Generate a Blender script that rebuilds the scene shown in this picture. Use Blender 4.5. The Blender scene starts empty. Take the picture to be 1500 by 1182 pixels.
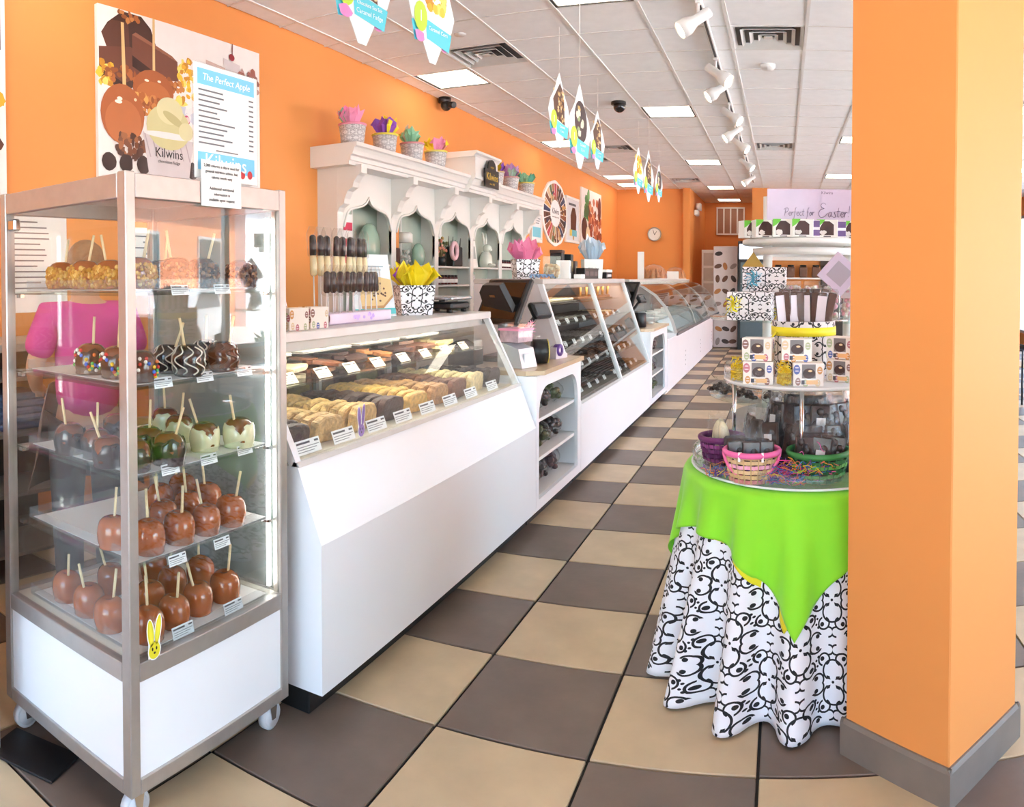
import bpy, bmesh, math, random
from mathutils import Vector, Matrix
R = random.Random(11)
PI = math.pi
SC = bpy.context.scene
COL = SC.collection

# ------------------------------------------------------------------ camera, sky, sun, exposure
cd = bpy.data.cameras.new('camera'); cam = bpy.data.objects.new('camera', cd); COL.objects.link(cam)
cd.type = 'PANO'; cd.panorama_type = 'CENTRAL_CYLINDRICAL'
FPX = 1104.7                                   # pixels per radian in the 1500 x 1182 frame
cd.central_cylindrical_range_u_min = -750 / FPX; cd.central_cylindrical_range_u_max = 750 / FPX
cd.central_cylindrical_range_v_min = (431.3 - 1182) / FPX; cd.central_cylindrical_range_v_max = 431.3 / FPX
cd.central_cylindrical_radius = 1.0
cd.clip_start = 0.02
cam.location = (0, 0, 1.5); cam.rotation_euler = (PI / 2 - 0.0216, 0, (1146.27 - 750) / FPX)
SC.camera = cam

w = bpy.data.worlds.new('sky'); SC.world = w; w.use_nodes = True
nt = w.node_tree; bg = nt.nodes['Background']
sky = nt.nodes.new('ShaderNodeTexSky'); sky.sky_type = 'NISHITA'; sky.sun_disc = False
sky.sun_elevation = math.radians(52); sky.sun_rotation = math.radians(290); sky.air_density = 1.0; sky.dust_density = 1.5
nt.links.new(sky.outputs[0], bg.inputs[0]); bg.inputs[1].default_value = 0.88
sd = bpy.data.lights.new('sun', 'SUN'); sun = bpy.data.objects.new('sun', sd); COL.objects.link(sun)
sd.energy = 18.0; sd.angle = 0.009; sd.color = (1, .98, .96)
sun.rotation_euler = Vector((0.75, -0.25, -1.0)).to_track_quat('-Z', 'Y').to_euler()
SC.view_settings.view_transform = 'Standard'; SC.view_settings.look = 'None'
SC.view_settings.gamma = 1.0; SC.view_settings.use_curve_mapping = False
SC.view_settings.exposure = 1.43
SC.cycles.transparent_max_bounces = 32
SC.cycles.diffuse_bounces = 6; SC.cycles.max_bounces = 14

# ------------------------------------------------------------------ helpers
def lin(v):
    v = v / 255.0
    return v / 12.92 if v <= .04045 else ((v + .055) / 1.055) ** 2.4
def rgb(c): return (lin(c[0]), lin(c[1]), lin(c[2]), 1.0)

class NE:                                      # node expression: arithmetic on sockets
    def __init__(s, nt, sock): s.nt = nt; s.s = sock
    def op(s, o, b=None, c=None):
        n = s.nt.nodes.new('ShaderNodeMath'); n.operation = o
        for i, v in enumerate((s, b, c)):
            if v is None: continue
            if isinstance(v, NE): s.nt.links.new(v.s, n.inputs[i])
            else: n.inputs[i].default_value = v
        return NE(s.nt, n.outputs[0])
    def __add__(s, b): return s.op('ADD', b)
    def __sub__(s, b): return s.op('SUBTRACT', b)
    def __mul__(s, b): return s.op('MULTIPLY', b)
    def __truediv__(s, b): return s.op('DIVIDE', b)
    def lt(s, b): return s.op('LESS_THAN', b)
    def gt(s, b): return s.op('GREATER_THAN', b)
    def abs(s): return s.op('ABSOLUTE')
    def max(s, b): return s.op('MAXIMUM', b)
    def min(s, b): return s.op('MINIMUM', b)
    def frac(s): return s.op('FRACT')

MATS = {}
def mat(name, c=None, rough=.5, metal=0.0, var=.05, vs=9.0, bump=0.0, bs=60.0, coat=0.0, attr=False, emit=None, es=0.0, sheen=0.0, spec=.5, sss=0.0):
    if name in MATS: return MATS[name]
    m = bpy.data.materials.new(name); m.use_nodes = True; MATS[name] = m
    nt = m.node_tree; N = nt.nodes; L = nt.links; b = N['Principled BSDF']
    b.inputs['Roughness'].default_value = rough; b.inputs['Metallic'].default_value = metal
    b.inputs['Coat Weight'].default_value = coat; b.inputs['Coat Roughness'].default_value = .08
    b.inputs['Specular IOR Level'].default_value = spec
    if sheen: b.inputs['Sheen Weight'].default_value = sheen
    tc = N.new('ShaderNodeTexCoord')
    no = N.new('ShaderNodeTexNoise'); no.inputs['Scale'].default_value = vs; no.inputs['Detail'].default_value = 4
    L.new(tc.outputs['Object'], no.inputs['Vector'])
    mx = N.new('ShaderNodeMix'); mx.data_type = 'RGBA'; mx.blend_type = 'MULTIPLY'; mx.inputs[0].default_value = 1
    mr = N.new('ShaderNodeMapRange'); mr.inputs[3].default_value = 1 - var; mr.inputs[4].default_value = 1 + var * .6
    mr.inputs[1].default_value = .3; mr.inputs[2].default_value = .7
    L.new(no.outputs[0], mr.inputs[0]); L.new(mr.outputs[0], mx.inputs[7])
    if attr:
        at = N.new('ShaderNodeAttribute'); at.attribute_name = 'Col'; L.new(at.outputs['Color'], mx.inputs[6])
    else: mx.inputs[6].default_value = rgb(c)
    L.new(mx.outputs[2], b.inputs['Base Color'])
    if bump:
        n2 = N.new('ShaderNodeTexNoise'); n2.inputs['Scale'].default_value = bs; n2.inputs['Detail'].default_value = 3
        L.new(tc.outputs['Object'], n2.inputs['Vector'])
        bp = N.new('ShaderNodeBump'); bp.inputs['Strength'].default_value = bump; bp.inputs['Distance'].default_value = .01
        L.new(n2.outputs[0], bp.inputs['Height']); L.new(bp.outputs[0], b.inputs['Normal'])
    if emit:
        b.inputs['Emission Color'].default_value = rgb(emit); b.inputs['Emission Strength'].default_value = es
    m['mx'] = 1
    return m

def glass(name, tint=(.97, .985, .98), ior=1.45, rough=0.0, haze=0.0, bump=0.0, bs=40, boost=0.0):
    if name in MATS: return MATS[name]
    m = bpy.data.materials.new(name); m.use_nodes = True; MATS[name] = m
    nt = m.node_tree; N = nt.nodes; L = nt.links; N.remove(N['Principled BSDF'])
    out = N['Material Output']; tr = N.new('ShaderNodeBsdfTransparent'); gl = N.new('ShaderNodeBsdfGlossy')
    tr.inputs[0].default_value = (*tint, 1); gl.inputs['Roughness'].default_value = rough
    fr = N.new('ShaderNodeFresnel'); ge = N.new('ShaderNodeNewGeometry'); io = N.new('ShaderNodeMapRange')   # thin sheet: same reflectance from both faces
    io.inputs[3].default_value = ior; io.inputs[4].default_value = 1 / ior
    L.new(ge.outputs['Backfacing'], io.inputs[0]); L.new(io.outputs[0], fr.inputs[0])
    mx = N.new('ShaderNodeMixShader')
    if boost:
        ad = N.new('ShaderNodeMath'); ad.operation = 'ADD'; ad.use_clamp = True; ad.inputs[1].default_value = boost
        L.new(fr.outputs[0], ad.inputs[0]); L.new(ad.outputs[0], mx.inputs[0])
    else: L.new(fr.outputs[0], mx.inputs[0])
    L.new(tr.outputs[0], mx.inputs[1]); L.new(gl.outputs[0], mx.inputs[2])
    last = mx
    if haze:
        df = N.new('ShaderNodeBsdfDiffuse'); df.inputs[0].default_value = (.85, .87, .88, 1)
        m2 = N.new('ShaderNodeMixShader'); m2.inputs[0].default_value = haze
        L.new(mx.outputs[0], m2.inputs[1]); L.new(df.outputs[0], m2.inputs[2]); last = m2
    if bump:
        tc = N.new('ShaderNodeTexCoord'); n2 = N.new('ShaderNodeTexNoise'); n2.inputs['Scale'].default_value = bs
        L.new(tc.outputs['Object'], n2.inputs['Vector'])
        bp = N.new('ShaderNodeBump'); bp.inputs['Strength'].default_value = bump; bp.inputs['Distance'].default_value = .02
        L.new(n2.outputs[0], bp.inputs['Height']); L.new(bp.outputs[0], gl.inputs['Normal']); L.new(bp.outputs[0], fr.inputs['Normal'])
    L.new(last.outputs[0], out.inputs[0])
    return m

def damask(name, ground=(238, 238, 242), ink=(22, 20, 24), mode='uv', s=1.0, rough=.6, ox=0.0, oz=0.0):
    """a curling black ironwork print on a pale ground, drawn with distance functions (metres, scaled by s)"""
    if name in MATS: return MATS[name]
    m = bpy.data.materials.new(name); m.use_nodes = True; MATS[name] = m
    nt = m.node_tree; N = nt.nodes; L = nt.links; b = N['Principled BSDF']; b.inputs['Roughness'].default_value = rough
    tc = N.new('ShaderNodeTexCoord'); sp = N.new('ShaderNodeSeparateXYZ')
    L.new(tc.outputs['UV' if mode == 'uv' else 'Object'], sp.inputs[0])
    x, y, z = (NE(nt, sp.outputs[i]) for i in range(3))
    if mode == 'uv': u, v = x, y
    elif mode == 'box': u, v = x + y, z
    else: u, v = y.op('ARCTAN2', x) * mode, z
    CW, CH = .315, .37
    u = (u + ox) / (CW * s); v = (v + oz) / (CH * s)
    def length(a, c): return (a * a + c * c).op('SQRT')
    def motif(u, v):
        a = (u.frac() - .5).abs() * CW; c = (v.frac() - .5).abs() * CH
        r1 = (length(a, c - .054) - .046).abs() + c.lt(.014) * .02                                  # lobes above and below the middle
        r2 = (length(a - .042, c - .104) - .027).abs() + ((c - a).lt(.048) * a.lt(.05)) * .02        # scrolls curling out at the top
        r3 = (length(a - .074, c - .016) - .029).abs() + ((a - .080).gt(0) * c.lt(.03)) * .02        # scrolls at the sides
        r4 = (length(a - .018, c - .145) - .022).abs() + a.gt(.02) * .02
        line = r1.min(r2).min(r3).min(r4) - .0042
        dots = (length(a - .051, c - .108) - .0105).min(length(a - .083, c - .027) - .010).min(length(a, c) - .0065).min(length(a - .087, c - .066) - .0065).min(length(a - .076, c - .080) - .0055)
        leaf = ((a - c).abs() * 1.1 + (a + c - .042).abs() * .62) - .0125
        return line.min(dots).min(leaf).lt(0)
    k = motif(u, v).max(motif(u + .5, v + .5))
    mx = N.new('ShaderNodeMix'); mx.data_type = 'RGBA'; L.new(k.s, mx.inputs[0])
    mx.inputs[6].default_value = rgb(ground); mx.inputs[7].default_value = rgb(ink)
    L.new(mx.outputs[2], b.inputs['Base Color'])
    return m

PAINT = lambda: mat('paint', attr=True, rough=.5, var=.03)
GLOSS = lambda: mat('gloss_paint', attr=True, rough=.22, var=.05, coat=.3)

class MB:
    """collects faces; build() links them as ONE mesh object"""
    def __init__(s): s.v = []; s.f = []; s.c = []; s.sm = []; s.uv = None; s.T = None
    def add(s, vs, fs, c=(230, 230, 230), smooth=False):
        o = len(s.v)
        s.v += [tuple(s.T @ Vector(p)) for p in vs] if s.T else [tuple(p) for p in vs]
        for f in fs: s.f.append([o + i for i in f]); s.c.append(c); s.sm.append(smooth)
        return s
    def box(s, x0, x1, y0, y1, z0, z1, c=(230, 230, 230), b=0.0):
        if x0 > x1: x0, x1 = x1, x0
        if y0 > y1: y0, y1 = y1, y0
        if z0 > z1: z0, z1 = z1, z0
        b = min(b, (x1 - x0) * .45, (y1 - y0) * .45, (z1 - z0) * .45)
        if b <= 0:
            vs = [(x, y, z) for x in (x0, x1) for y in (y0, y1) for z in (z0, z1)]
            return s.add(vs, [(0, 1, 3, 2), (4, 6, 7, 5), (0, 4, 5, 1), (2, 3, 7, 6), (0, 2, 6, 4), (1, 5, 7, 3)], c)
        lo, hi = (x0, y0, z0), (x1, y1, z1); vs = []; ix = {}
        for sx in (0, 1):
            for sy in (0, 1):
                for sz in (0, 1):
                    sg = (sx, sy, sz)
                    for a in range(3):
                        p = [(hi[k] if sg[k] else lo[k]) + (0 if k == a else (-b if sg[k] else b)) for k in range(3)]
                        ix[sg + (a,)] = len(vs); vs.append(p)
        fs = []
        for a in range(3):
            o = [k for k in range(3) if k != a]
            for sa in (0, 1):
                q = []
                for p, r in ((0, 0), (1, 0), (1, 1), (0, 1)):
                    g = [0, 0, 0]; g[a] = sa; g[o[0]] = p; g[o[1]] = r; q.append(ix[tuple(g) + (a,)])
                fs.append(q)
        for a in range(3):
            for c2 in range(a + 1, 3):
                k = 3 - a - c2
                for sa in (0, 1):
                    for sc in (0, 1):
                        q = []
                        for (e, ax) in ((0, a), (1, a), (1, c2), (0, c2)):
                            g = [0, 0, 0]; g[a] = sa; g[c2] = sc; g[k] = e; q.append(ix[tuple(g) + (ax,)])
                        fs.append(q)
        for sx in (0, 1):
            for sy in (0, 1):
                for sz in (0, 1): fs.append([ix[(sx, sy, sz, a)] for a in range(3)])
        ctr = Vector([(lo[k] + hi[k]) / 2 for k in range(3)])
        out = []
        for f in fs:
            P = [Vector(vs[i]) for i in f]; n = (P[1] - P[0]).cross(P[2] - P[0]); m = sum(P, Vector()) / len(P)
            out.append(f if n.dot(m - ctr) >= 0 else f[::-1])
        return s.add(vs, out, c)
    def lathe(s, prof, n=16, c=(230, 230, 230), ctr=(0, 0, 0), ax='z', smooth=True, sy=1.0, a0=0.0, a1=2 * PI):
        full = abs(a1 - a0 - 2 * PI) < 1e-6; vs = []; rings = []
        def pt(r, z, a):
            x, y = r * math.cos(a), r * math.sin(a) * sy
            p = (x, y, z) if ax == 'z' else ((z, x, y) if ax == 'x' else (y, z, x))
            return (p[0] + ctr[0], p[1] + ctr[1], p[2] + ctr[2])
        m = n if full else n + 1
        for r, z in prof:
            if r < 1e-6: rings.append([len(vs)]); vs.append(pt(0, z, 0))
            else: rings.append(list(range(len(vs), len(vs) + m))); vs += [pt(r, z, a0 + (a1 - a0) * i / n) for i in range(m)]
        fs = []
        for A, B in zip(rings, rings[1:]):
            for i in range(n):
                j = (i + 1) % m
                if len(A) == 1 and len(B) == 1: continue
                if len(A) == 1: fs.append((A[0], B[j], B[i]))
                elif len(B) == 1: fs.append((A[i], A[j], B[0]))
                else: fs.append((A[i], A[j], B[j], B[i]))
        return s.add(vs, fs, c, smooth)
    def cyl(s, x, y, z0, z1, r, c=(230, 230, 230), n=16, r2=None, b=0.0):
        r2 = r if r2 is None else r2
        pr = [(0, z0), (r, z0), (r2, z1), (0, z1)] if not b else [(0, z0), (r - b, z0), (r, z0 + b), (r2, z1 - b), (r2 - b, z1), (0, z1)]
        return s.lathe(pr, n, c, (x, y, 0), smooth=True)
    def sph(s, p, r, c=(230, 230, 230), n=12, m=8, sc=(1, 1, 1)):
        vs = [(p[0], p[1], p[2] - r * sc[2])]; fs = []
        for j in range(1, m):
            t = -PI / 2 + PI * j / m
            for i in range(n):
                a = 2 * PI * i / n
                vs.append((p[0] + r * sc[0] * math.cos(t) * math.cos(a), p[1] + r * sc[1] * math.cos(t) * math.sin(a), p[2] + r * sc[2] * math.sin(t)))
        vs.append((p[0], p[1], p[2] + r * sc[2])); e = len(vs) - 1
        for i in range(n):
            k = (i + 1) % n; fs.append((0, 1 + k, 1 + i)); fs.append((e, e - n + i, e - n + k))
            for j in range(m - 2): fs.append((1 + j * n + i, 1 + j * n + k, 1 + (j + 1) * n + k, 1 + (j + 1) * n + i))
        return s.add(vs, fs, c, True)
    def tube(s, pts, r, c=(230, 230, 230), n=6, caps=True, closed=False, flat=1.0):
        P = [Vector(p) for p in pts]; vs = []; fs = []; up = None
        rr = r if isinstance(r, (list, tuple)) else [r] * len(P)
        for i, p in enumerate(P):
            if closed: t = P[(i + 1) % len(P)] - P[i - 1]
            else: t = P[min(i + 1, len(P) - 1)] - P[max(i - 1, 0)]
            t.normalize()
            if up is None: up = Vector((0, 0, 1)) if abs(t.z) < .9 else Vector((1, 0, 0))
            x = t.cross(up); x.normalize(); y = x.cross(t); y.normalize(); up = y
            vs += [p + x * (rr[i] * math.cos(2 * PI * k / n)) + y * (rr[i] * flat * math.sin(2 * PI * k / n)) for k in range(n)]
        m = len(P)
        for i in range(m if closed else m - 1):
            for k in range(n):
                a = i * n; b2 = ((i + 1) % m) * n; k2 = (k + 1) % n
                fs.append((a + k, a + k2, b2 + k2, b2 + k))
        if caps and not closed: fs.append(list(range(n))[::-1]); fs.append([(m - 1) * n + k for k in range(n)])
        return s.add(vs, fs, c, True)
    def prism(s, pts, d0, d1, ax='y', c=(230, 230, 230), smooth=False):
        """polygon pts (p, q) pushed from d0 to d1 along axis ax; y: (x,z)  x: (y,z)  z: (x,y)"""
        def p3(p, d): return (p[0], d, p[1]) if ax == 'y' else ((d, p[0], p[1]) if ax == 'x' else (p[0], p[1], d))
        n = len(pts); vs = [p3(p, d0) for p in pts] + [p3(p, d1) for p in pts]
        fs = [list(range(n)), list(range(2 * n - 1, n - 1, -1))]
        fs += [(i, (i + 1) % n, n + (i + 1) % n, n + i) for i in range(n)]
        return s.add(vs, fs, c, smooth)
    def strip(s, A, B, d0, d1, ax='x', c=(230, 230, 230)):
        """a solid board between two polylines A and B of equal length"""
        def p3(p, d): return (p[0], d, p[1]) if ax == 'y' else ((d, p[0], p[1]) if ax == 'x' else (p[0], p[1], d))
        n = len(A); vs = [p3(p, d) for d in (d0, d1) for L_ in (A, B) for p in L_]; fs = []
        for i in range(n - 1):
            a, b, e, f = i, n + i, 2 * n + i, 3 * n + i
            fs += [(a, a + 1, b + 1, b), (e, f, f + 1, e + 1), (a, e, e + 1, a + 1), (b, b + 1, f + 1, f)]
        fs += [(0, n, 3 * n, 2 * n), (n - 1, 3 * n - 1, 4 * n - 1, 2 * n - 1)]
        return s.add(vs, fs, c)
    # flat print, drawn on the local plane y = -lift, x to the right, z up
    def q(s, pts, c, lift=.0004):
        return s.add([(p[0], -lift, p[1]) for p in pts], [list(range(len(pts)))], c)
    def rect(s, x0, x1, z0, z1, c, lift=.0004): return s.q([(x0, z0), (x1, z0), (x1, z1), (x0, z1)], c, lift)
    def ell(s, x, z, rx, rz, c, lift=.0004, n=18, rot=0.0):
        ca, sa = math.cos(rot), math.sin(rot)
        return s.q([(x + rx * math.cos(2 * PI * i / n) * ca - rz * math.sin(2 * PI * i / n) * sa, z + rx * math.cos(2 * PI * i / n) * sa + rz * math.sin(2 * PI * i / n) * ca) for i in range(n)], c, lift)
    def blob(s, x, z, rx, rz, c, lift=.0004, n=14, j=.25):
        return s.q([(x + rx * (1 + R.uniform(-j, j)) * math.cos(2 * PI * i / n), z + rz * (1 + R.uniform(-j, j)) * math.sin(2 * PI * i / n)) for i in range(n)], c, lift)
    def mesh(s, name, m, recalc=True, ang=None):
        me = bpy.data.meshes.new(name); me.from_pydata(s.v, [], s.f)
        if recalc:
            bm = bmesh.new(); bm.from_mesh(me); bmesh.ops.recalc_face_normals(bm, faces=bm.faces); bm.to_mesh(me); bm.free()
        me.polygons.foreach_set('use_smooth', [True] * len(s.f) if ang is not None else s.sm)
        if m is not None and m.name in ('paint', 'gloss_paint', 'wrap_print', 'confetti', 'backlit') or (m and m.get('vc')):
            at = me.color_attributes.new('Col', 'FLOAT_COLOR', 'CORNER'); data = []
            for f, c in zip(s.f, s.c): data += list(rgb(c)) * len(f)
            at.data.foreach_set('color', data)
        if s.uv: 
            ul = me.uv_layers.new(name='UVMap')
            vi = [0] * len(me.loops); me.loops.foreach_get('vertex_index', vi)
            ul.data.foreach_set('uv', [k for i in vi for k in s.uv[i]])
        if ang is not None: me.set_sharp_from_angle(angle=math.radians(ang))
        if m: me.materials.append(m)
        me.update(); return me
    def build(s, name, m, parent=None, recalc=True, ang=None, **kw):
        return link(name, s.mesh(name, m, recalc, ang), parent, **kw)

def link(name, me, parent=None, label=None, cat=None, group=None, kind=None, loc=None, rz=0.0, rot=None):
    o = bpy.data.objects.new(name, me); COL.objects.link(o); o.parent = parent
    if loc is not None: o.location = loc
    if rot is not None: o.rotation_euler = rot
    elif rz: o.rotation_euler = (0, 0, rz)
    if label: o['label'] = label
    if cat: o['category'] = cat
    if group: o['group'] = group
    if kind: o['kind'] = kind
    return o
def thing(name, label, cat, loc=(0, 0, 0), rz=0.0, group=None, rot=None): return link(name, None, None, label, cat, group, None, loc, rz, rot)
def struct(name, mb, m, parent=None, **kw): return mb.build(name, m, parent, kind='structure' if parent is None else None, **kw)
def copy(o, parent=None, loc=None, rz=None, label=None, group=None, rot=None, sc=None):
    c = o.copy(); COL.objects.link(c); c.parent = parent
    if loc is not None: c.location = loc
    if rz is not None: c.rotation_euler = (0, 0, rz)
    if rot is not None: c.rotation_euler = rot
    if sc is not None: c.scale = sc if isinstance(sc, (tuple, list)) else (sc, sc, sc)
    if label: c['label'] = label
    if group: c['group'] = group
    for ch in list(o.children): copy(ch, c)
    return c
def text(s, size, m, parent, loc, rz=0.0, align='CENTER', shear=0.0, name='lettering', rot=None, ext=.0003, squash=1.0, label=None, sp=1.0):
    cu = bpy.data.curves.new('t', 'FONT'); cu.body = s; cu.size = size; cu.align_x = align; cu.align_y = 'CENTER'; cu.shear = shear
    cu.extrude = ext; cu.resolution_u = 3; cu.space_character = sp
    o = bpy.data.objects.new('t', cu); me = bpy.data.meshes.new_from_object(o)
    bpy.data.objects.remove(o); bpy.data.curves.remove(cu)
    me.transform(Matrix.Rotation(PI / 2, 4, 'X'))
    if squash != 1: me.transform(Matrix.Diagonal((squash, 1, 1, 1)))
    me.materials.clear(); me.materials.append(m)
    return link(name, me, parent, loc=loc, rz=rz, rot=rot, label=label)
def ORD(i): return ('first', 'second', 'third', 'fourth', 'fifth', 'sixth', 'seventh', 'eighth', 'ninth', 'tenth', 'eleventh', 'twelfth')[i]

INK = mat('ink', (30, 26, 28), rough=.6); WHITEINK = mat('white_ink', (245, 246, 248), rough=.6); GREYINK = mat('grey_ink', (120, 120, 124), rough=.6)
WHITE = mat('white_laminate', (236, 238, 241), rough=.3, var=.015, vs=2); WHITE2 = mat('white_paint', (232, 230, 226), rough=.45, var=.02, vs=3)
ORANGE = mat('orange_paint', (229, 149, 78), rough=.6, var=.03, vs=1.2, bump=.02, bs=250)
ALU = mat('brushed_aluminium', (186, 182, 178), rough=.38, metal=.75, var=.05, vs=30)
CHROME = mat('chrome', (210, 212, 214), rough=.12, metal=1, var=.01)
BLACK = mat('black_plastic', (24, 24, 27), rough=.38, var=.08); KICK = mat('black_rubber', (20, 19, 20), rough=.5)
GREYP = mat('grey_plastic', (120, 122, 126), rough=.4); PAPER = mat('paper', (240, 238, 234), rough=.7, var=.02)
GLASS = glass('clear_glass'); SHELFG = glass('shelf_glass', tint=(.9, .95, .93)); WINDOWG = glass('window_glass', tint=(.96, .98, .98))
ACRYL = glass('acrylic', tint=(.95, .96, .97), ior=1.4, haze=.05)
CELLO = glass('cellophane', tint=(.96, .955, .95), ior=1.25, rough=.08, haze=.012, bump=.5, bs=28)
# ------------------------------------------------------------------ the room
CZ = 3.482; WX = -3.684
mb = MB().box(WX - .14, 5.6, -3.1, 20.1, -.12, -.012); floor = struct('floor', mb, mat('tile_grout', (46, 42, 40), rough=.9, var=.1))
DARKT = mat('brown_floor_tile', (112, 97, 85), rough=.42, var=.16, vs=5, bump=.06, bs=30)
PALET = mat('cream_floor_tile', (196, 174, 140), rough=.42, var=.13, vs=5, bump=.06, bs=30)
T = .525; G = .005
tm = []
for m in (DARKT, PALET):
    tm.append(MB().box(G, T - G, G, T - G, -.012, 0, b=.003).mesh('tile', m))
rest = {0: MB(), 1: MB()}
for c in range(-6, 13):
    for n in range(-10, 34):
        x = -1.1139 + T * c; y = 2.2407 + T * n; k = (c + n) % 2
        if x + T > 5.5 or x < -4.2 or y > 19.4: continue
        cx, cy = x + T / 2, y + T / 2; az = math.atan2(cx, cy)
        seen = cy > .5 and -1.12 < az < .36 and (x > -1.75 or cy < 2.3) and (az < .09 or az > .3 or cy < 2.9) and math.hypot(cx, cy) < 18
        if seen: link('floor_tile', tm[k], floor, loc=(x, y, 0))
        else: rest[k].box(x + G, x + T - G, y + G, y + T - G, -.012, 0)
for k in (0, 1):
    rest[k].build('far_tiles', (DARKT, PALET)[k], floor, kind='stuff')

# walls
mb = MB().box(WX - .14, WX, -3.1, 20.1, 0, 3.7); wl = struct('wall_left', mb, ORANGE)
mb = MB().box(WX, -2.18, 16.5, 16.64, 0, 3.7).box(-2.18, -2.03, 16.38, 19.7, 0, 3.7).box(-2.03, -.67, 19.6, 19.75, 0, 3.7).box(-.67, -.30, 16.4, 19.7, 0, 3.7).box(-.3, 5.6, 17.0, 17.15, 0, 3.7)
wb = struct('wall_back', mb, ORANGE)
struct('trim_1', MB().box(.85, 5.5, 16.93, 16.998, 0, 3.3), mat('unseen_dark_cladding', (62, 48, 40), rough=.5, var=.2, vs=6))  # unseen dark cladding, added so the tall case glass reflects something dark
# pillar turned 45 degrees, with a stone-coloured skirting
pil = thing('pillar', 'square orange painted pillar standing beside the round table', 'pillar', (.487, 2.343, 0), math.radians(-45 - 1.5))
MB().box(-.196, .196, -.196, .196, 0, CZ, b=.004).build('shaft', ORANGE, pil)
SKIRT = mat('taupe_skirting', (122, 112, 102), rough=.5, var=.1)
for k in range(4):
    mb = MB(); mb.T = Matrix.Rotation(k * PI / 2, 4, 'Z'); mb.prism([(-.196, 0), (-.209, 0), (-.209, .102), (-.203, .115), (-.196, .115)], -.2085, .2085, 'y')
    mb.build('skirting_board', SKIRT, pil)
mb = MB().box(WX, WX + .012, -3, 16.5, 0, .11); struct('baseboard_left', mb, SKIRT)
# storefront glazing on the right and behind the camera
FRM = mat('window_aluminium', (205, 204, 202), rough=.4, metal=.3)
mb = MB().box(5.5, 5.64, -3.1, 17.1, 0, .3).box(5.5, 5.64, -3.1, 17.1, 3.05, 3.7).box(5.5, 5.64, -3.1, -.5, .3, 3.05); struct('wall_right', mb, ORANGE)
mb = MB().box(WX - .14, 5.6, -3.14, -3, 0, .12).box(WX - .14, 5.6, -3.14, -3, 3.05, 3.7); mb.box(WX - .14, -1.9, -3.14, -3, .12, 3.05).box(1.7, 5.6, -3.14, -3, .12, 3.05); struct('wall_front', mb, ORANGE)
i = 0
ys = [-.5 + 2.5 * k for k in range(8)]
for a, b in zip(ys, ys[1:]):
    i += 1
    f = MB()
    f.box(5.52, 5.60, a, a + .06, .3, 3.05).box(5.52, 5.60, b - .06, b, .3, 3.05).box(5.52, 5.60, a + .06, b - .06, .3, .37).box(5.52, 5.60, a + .06, b - .06, 2.98, 3.05)
    fo = struct('window_%d' % i, f, FRM)
    MB().box(5.555, 5.563, a + .06, b - .06, .37, 2.98).build('pane', WINDOWG, fo)
xs = [-1.9, -.1, 1.7]
for a, b in zip(xs, xs[1:]):
    i += 1
    f = MB()
    f.box(a, a + .06, -3.1, -3.02, .12, 3.05).box(b - .06, b, -3.1, -3.02, .12, 3.05).box(a + .06, b - .06, -3.1, -3.02, .12, .2).box(a + .06, b - .06, -3.1, -3.02, 2.98, 3.05)
    fo = struct('window_%d' % i, f, FRM)
    MB().box(a + .06, b - .06, -3.065, -3.057, .2, 2.98).build('pane', WINDOWG, fo)

# suspended ceiling
CEIL = mat('ceiling_panel_white', (244, 245, 245), rough=.85, var=.03, vs=12, bump=.15, bs=320)
mb = MB().box(WX - .14, 5.64, -3.14, 20.1, CZ + .03, CZ + .2); ceil = struct('ceiling', mb, mat('ceiling_void', (150, 148, 145), rough=.9))
TEE = mat('ceiling_tee_white', (228, 226, 222), rough=.4)
S = .6114; XB = [-3.4956 + S * c for c in range(-1, 16)]; XB[0] = WX
XB = [x for x in XB if x < 5.5] + [5.5]
YB = [-3.0, -2.65, -2.04, -1.43, -.81, -.2, .41, 1.02, 1.64, 2.25, 2.87, 3.48, 4.09, 4.70, 5.32, 5.93, 6.54, 7.15, 7.87, 8.59, 9.21, 9.81, 10.41, 10.98, 11.62, 12.07, 12.52, 13.13, 13.65, 14.17, 14.78, 15.4, 16.06, 16.7, 17.3, 17.95, 18.64, 19.3, 19.95]
LIGHTS = {(1, 6.54), (4, 4.70), (4, 8.59), (1, 10.41), (4, 12.52), (1, 14.17), (1, 15.4), (4, 16.06), (4, 18.64), (8, 4.70), (8, 10.41), (8, 14.17), (1, 2.25), (4, .41), (8, .41), (11, 2.25), (11, 7.87), (13, 12.52)}
VENTS = {(2, 5.93), (6, 5.93), (2, 10.98), (6, 10.98), (3, 14.78), (1, 12.07)}
far = MB(); pm = {}
for i in range(len(XB) - 1):
    for j in range(len(YB) - 1):
        a, b, e, f = XB[i], XB[i + 1], YB[j], YB[j + 1]
        if (i, e) in LIGHTS or (i, e) in VENTS: continue
        g = .007
        if 2.5 < e < 12.5 and b < 1.6:
            k = (round(b - a, 3), round(f - e, 3))
            if k not in pm: pm[k] = MB().box(g, b - a - g, g, f - e - g, CZ - .004, CZ + .03, b=.006).mesh('ceiling_panel', CEIL)
            link('ceiling_panel', pm[k], ceil, loc=(a, e, 0))
        else: far.box(a + g, b - g, e + g, f - g, CZ - .004, CZ + .03)
far.build('far_panels', CEIL, ceil, kind='stuff')
for x in XB[1:-1]:
    MB().box(x - .013, x + .013, -3, 19.9, CZ - .012, CZ + .01).build('tee_bar', TEE, ceil)
cr = MB()
for y in YB[1:-1]: cr.box(WX, 5.5, y - .008, y + .008, CZ - .007, CZ + .008)
cr.build('cross_tees', TEE, ceil, kind='stuff')
DIFF = mat('light_diffuser', (255, 250, 235), rough=.4, emit=(255, 244, 224), es=1.9, var=.02, vs=4)
FRAME = mat('fixture_frame', (60, 56, 54), rough=.5)
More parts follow.
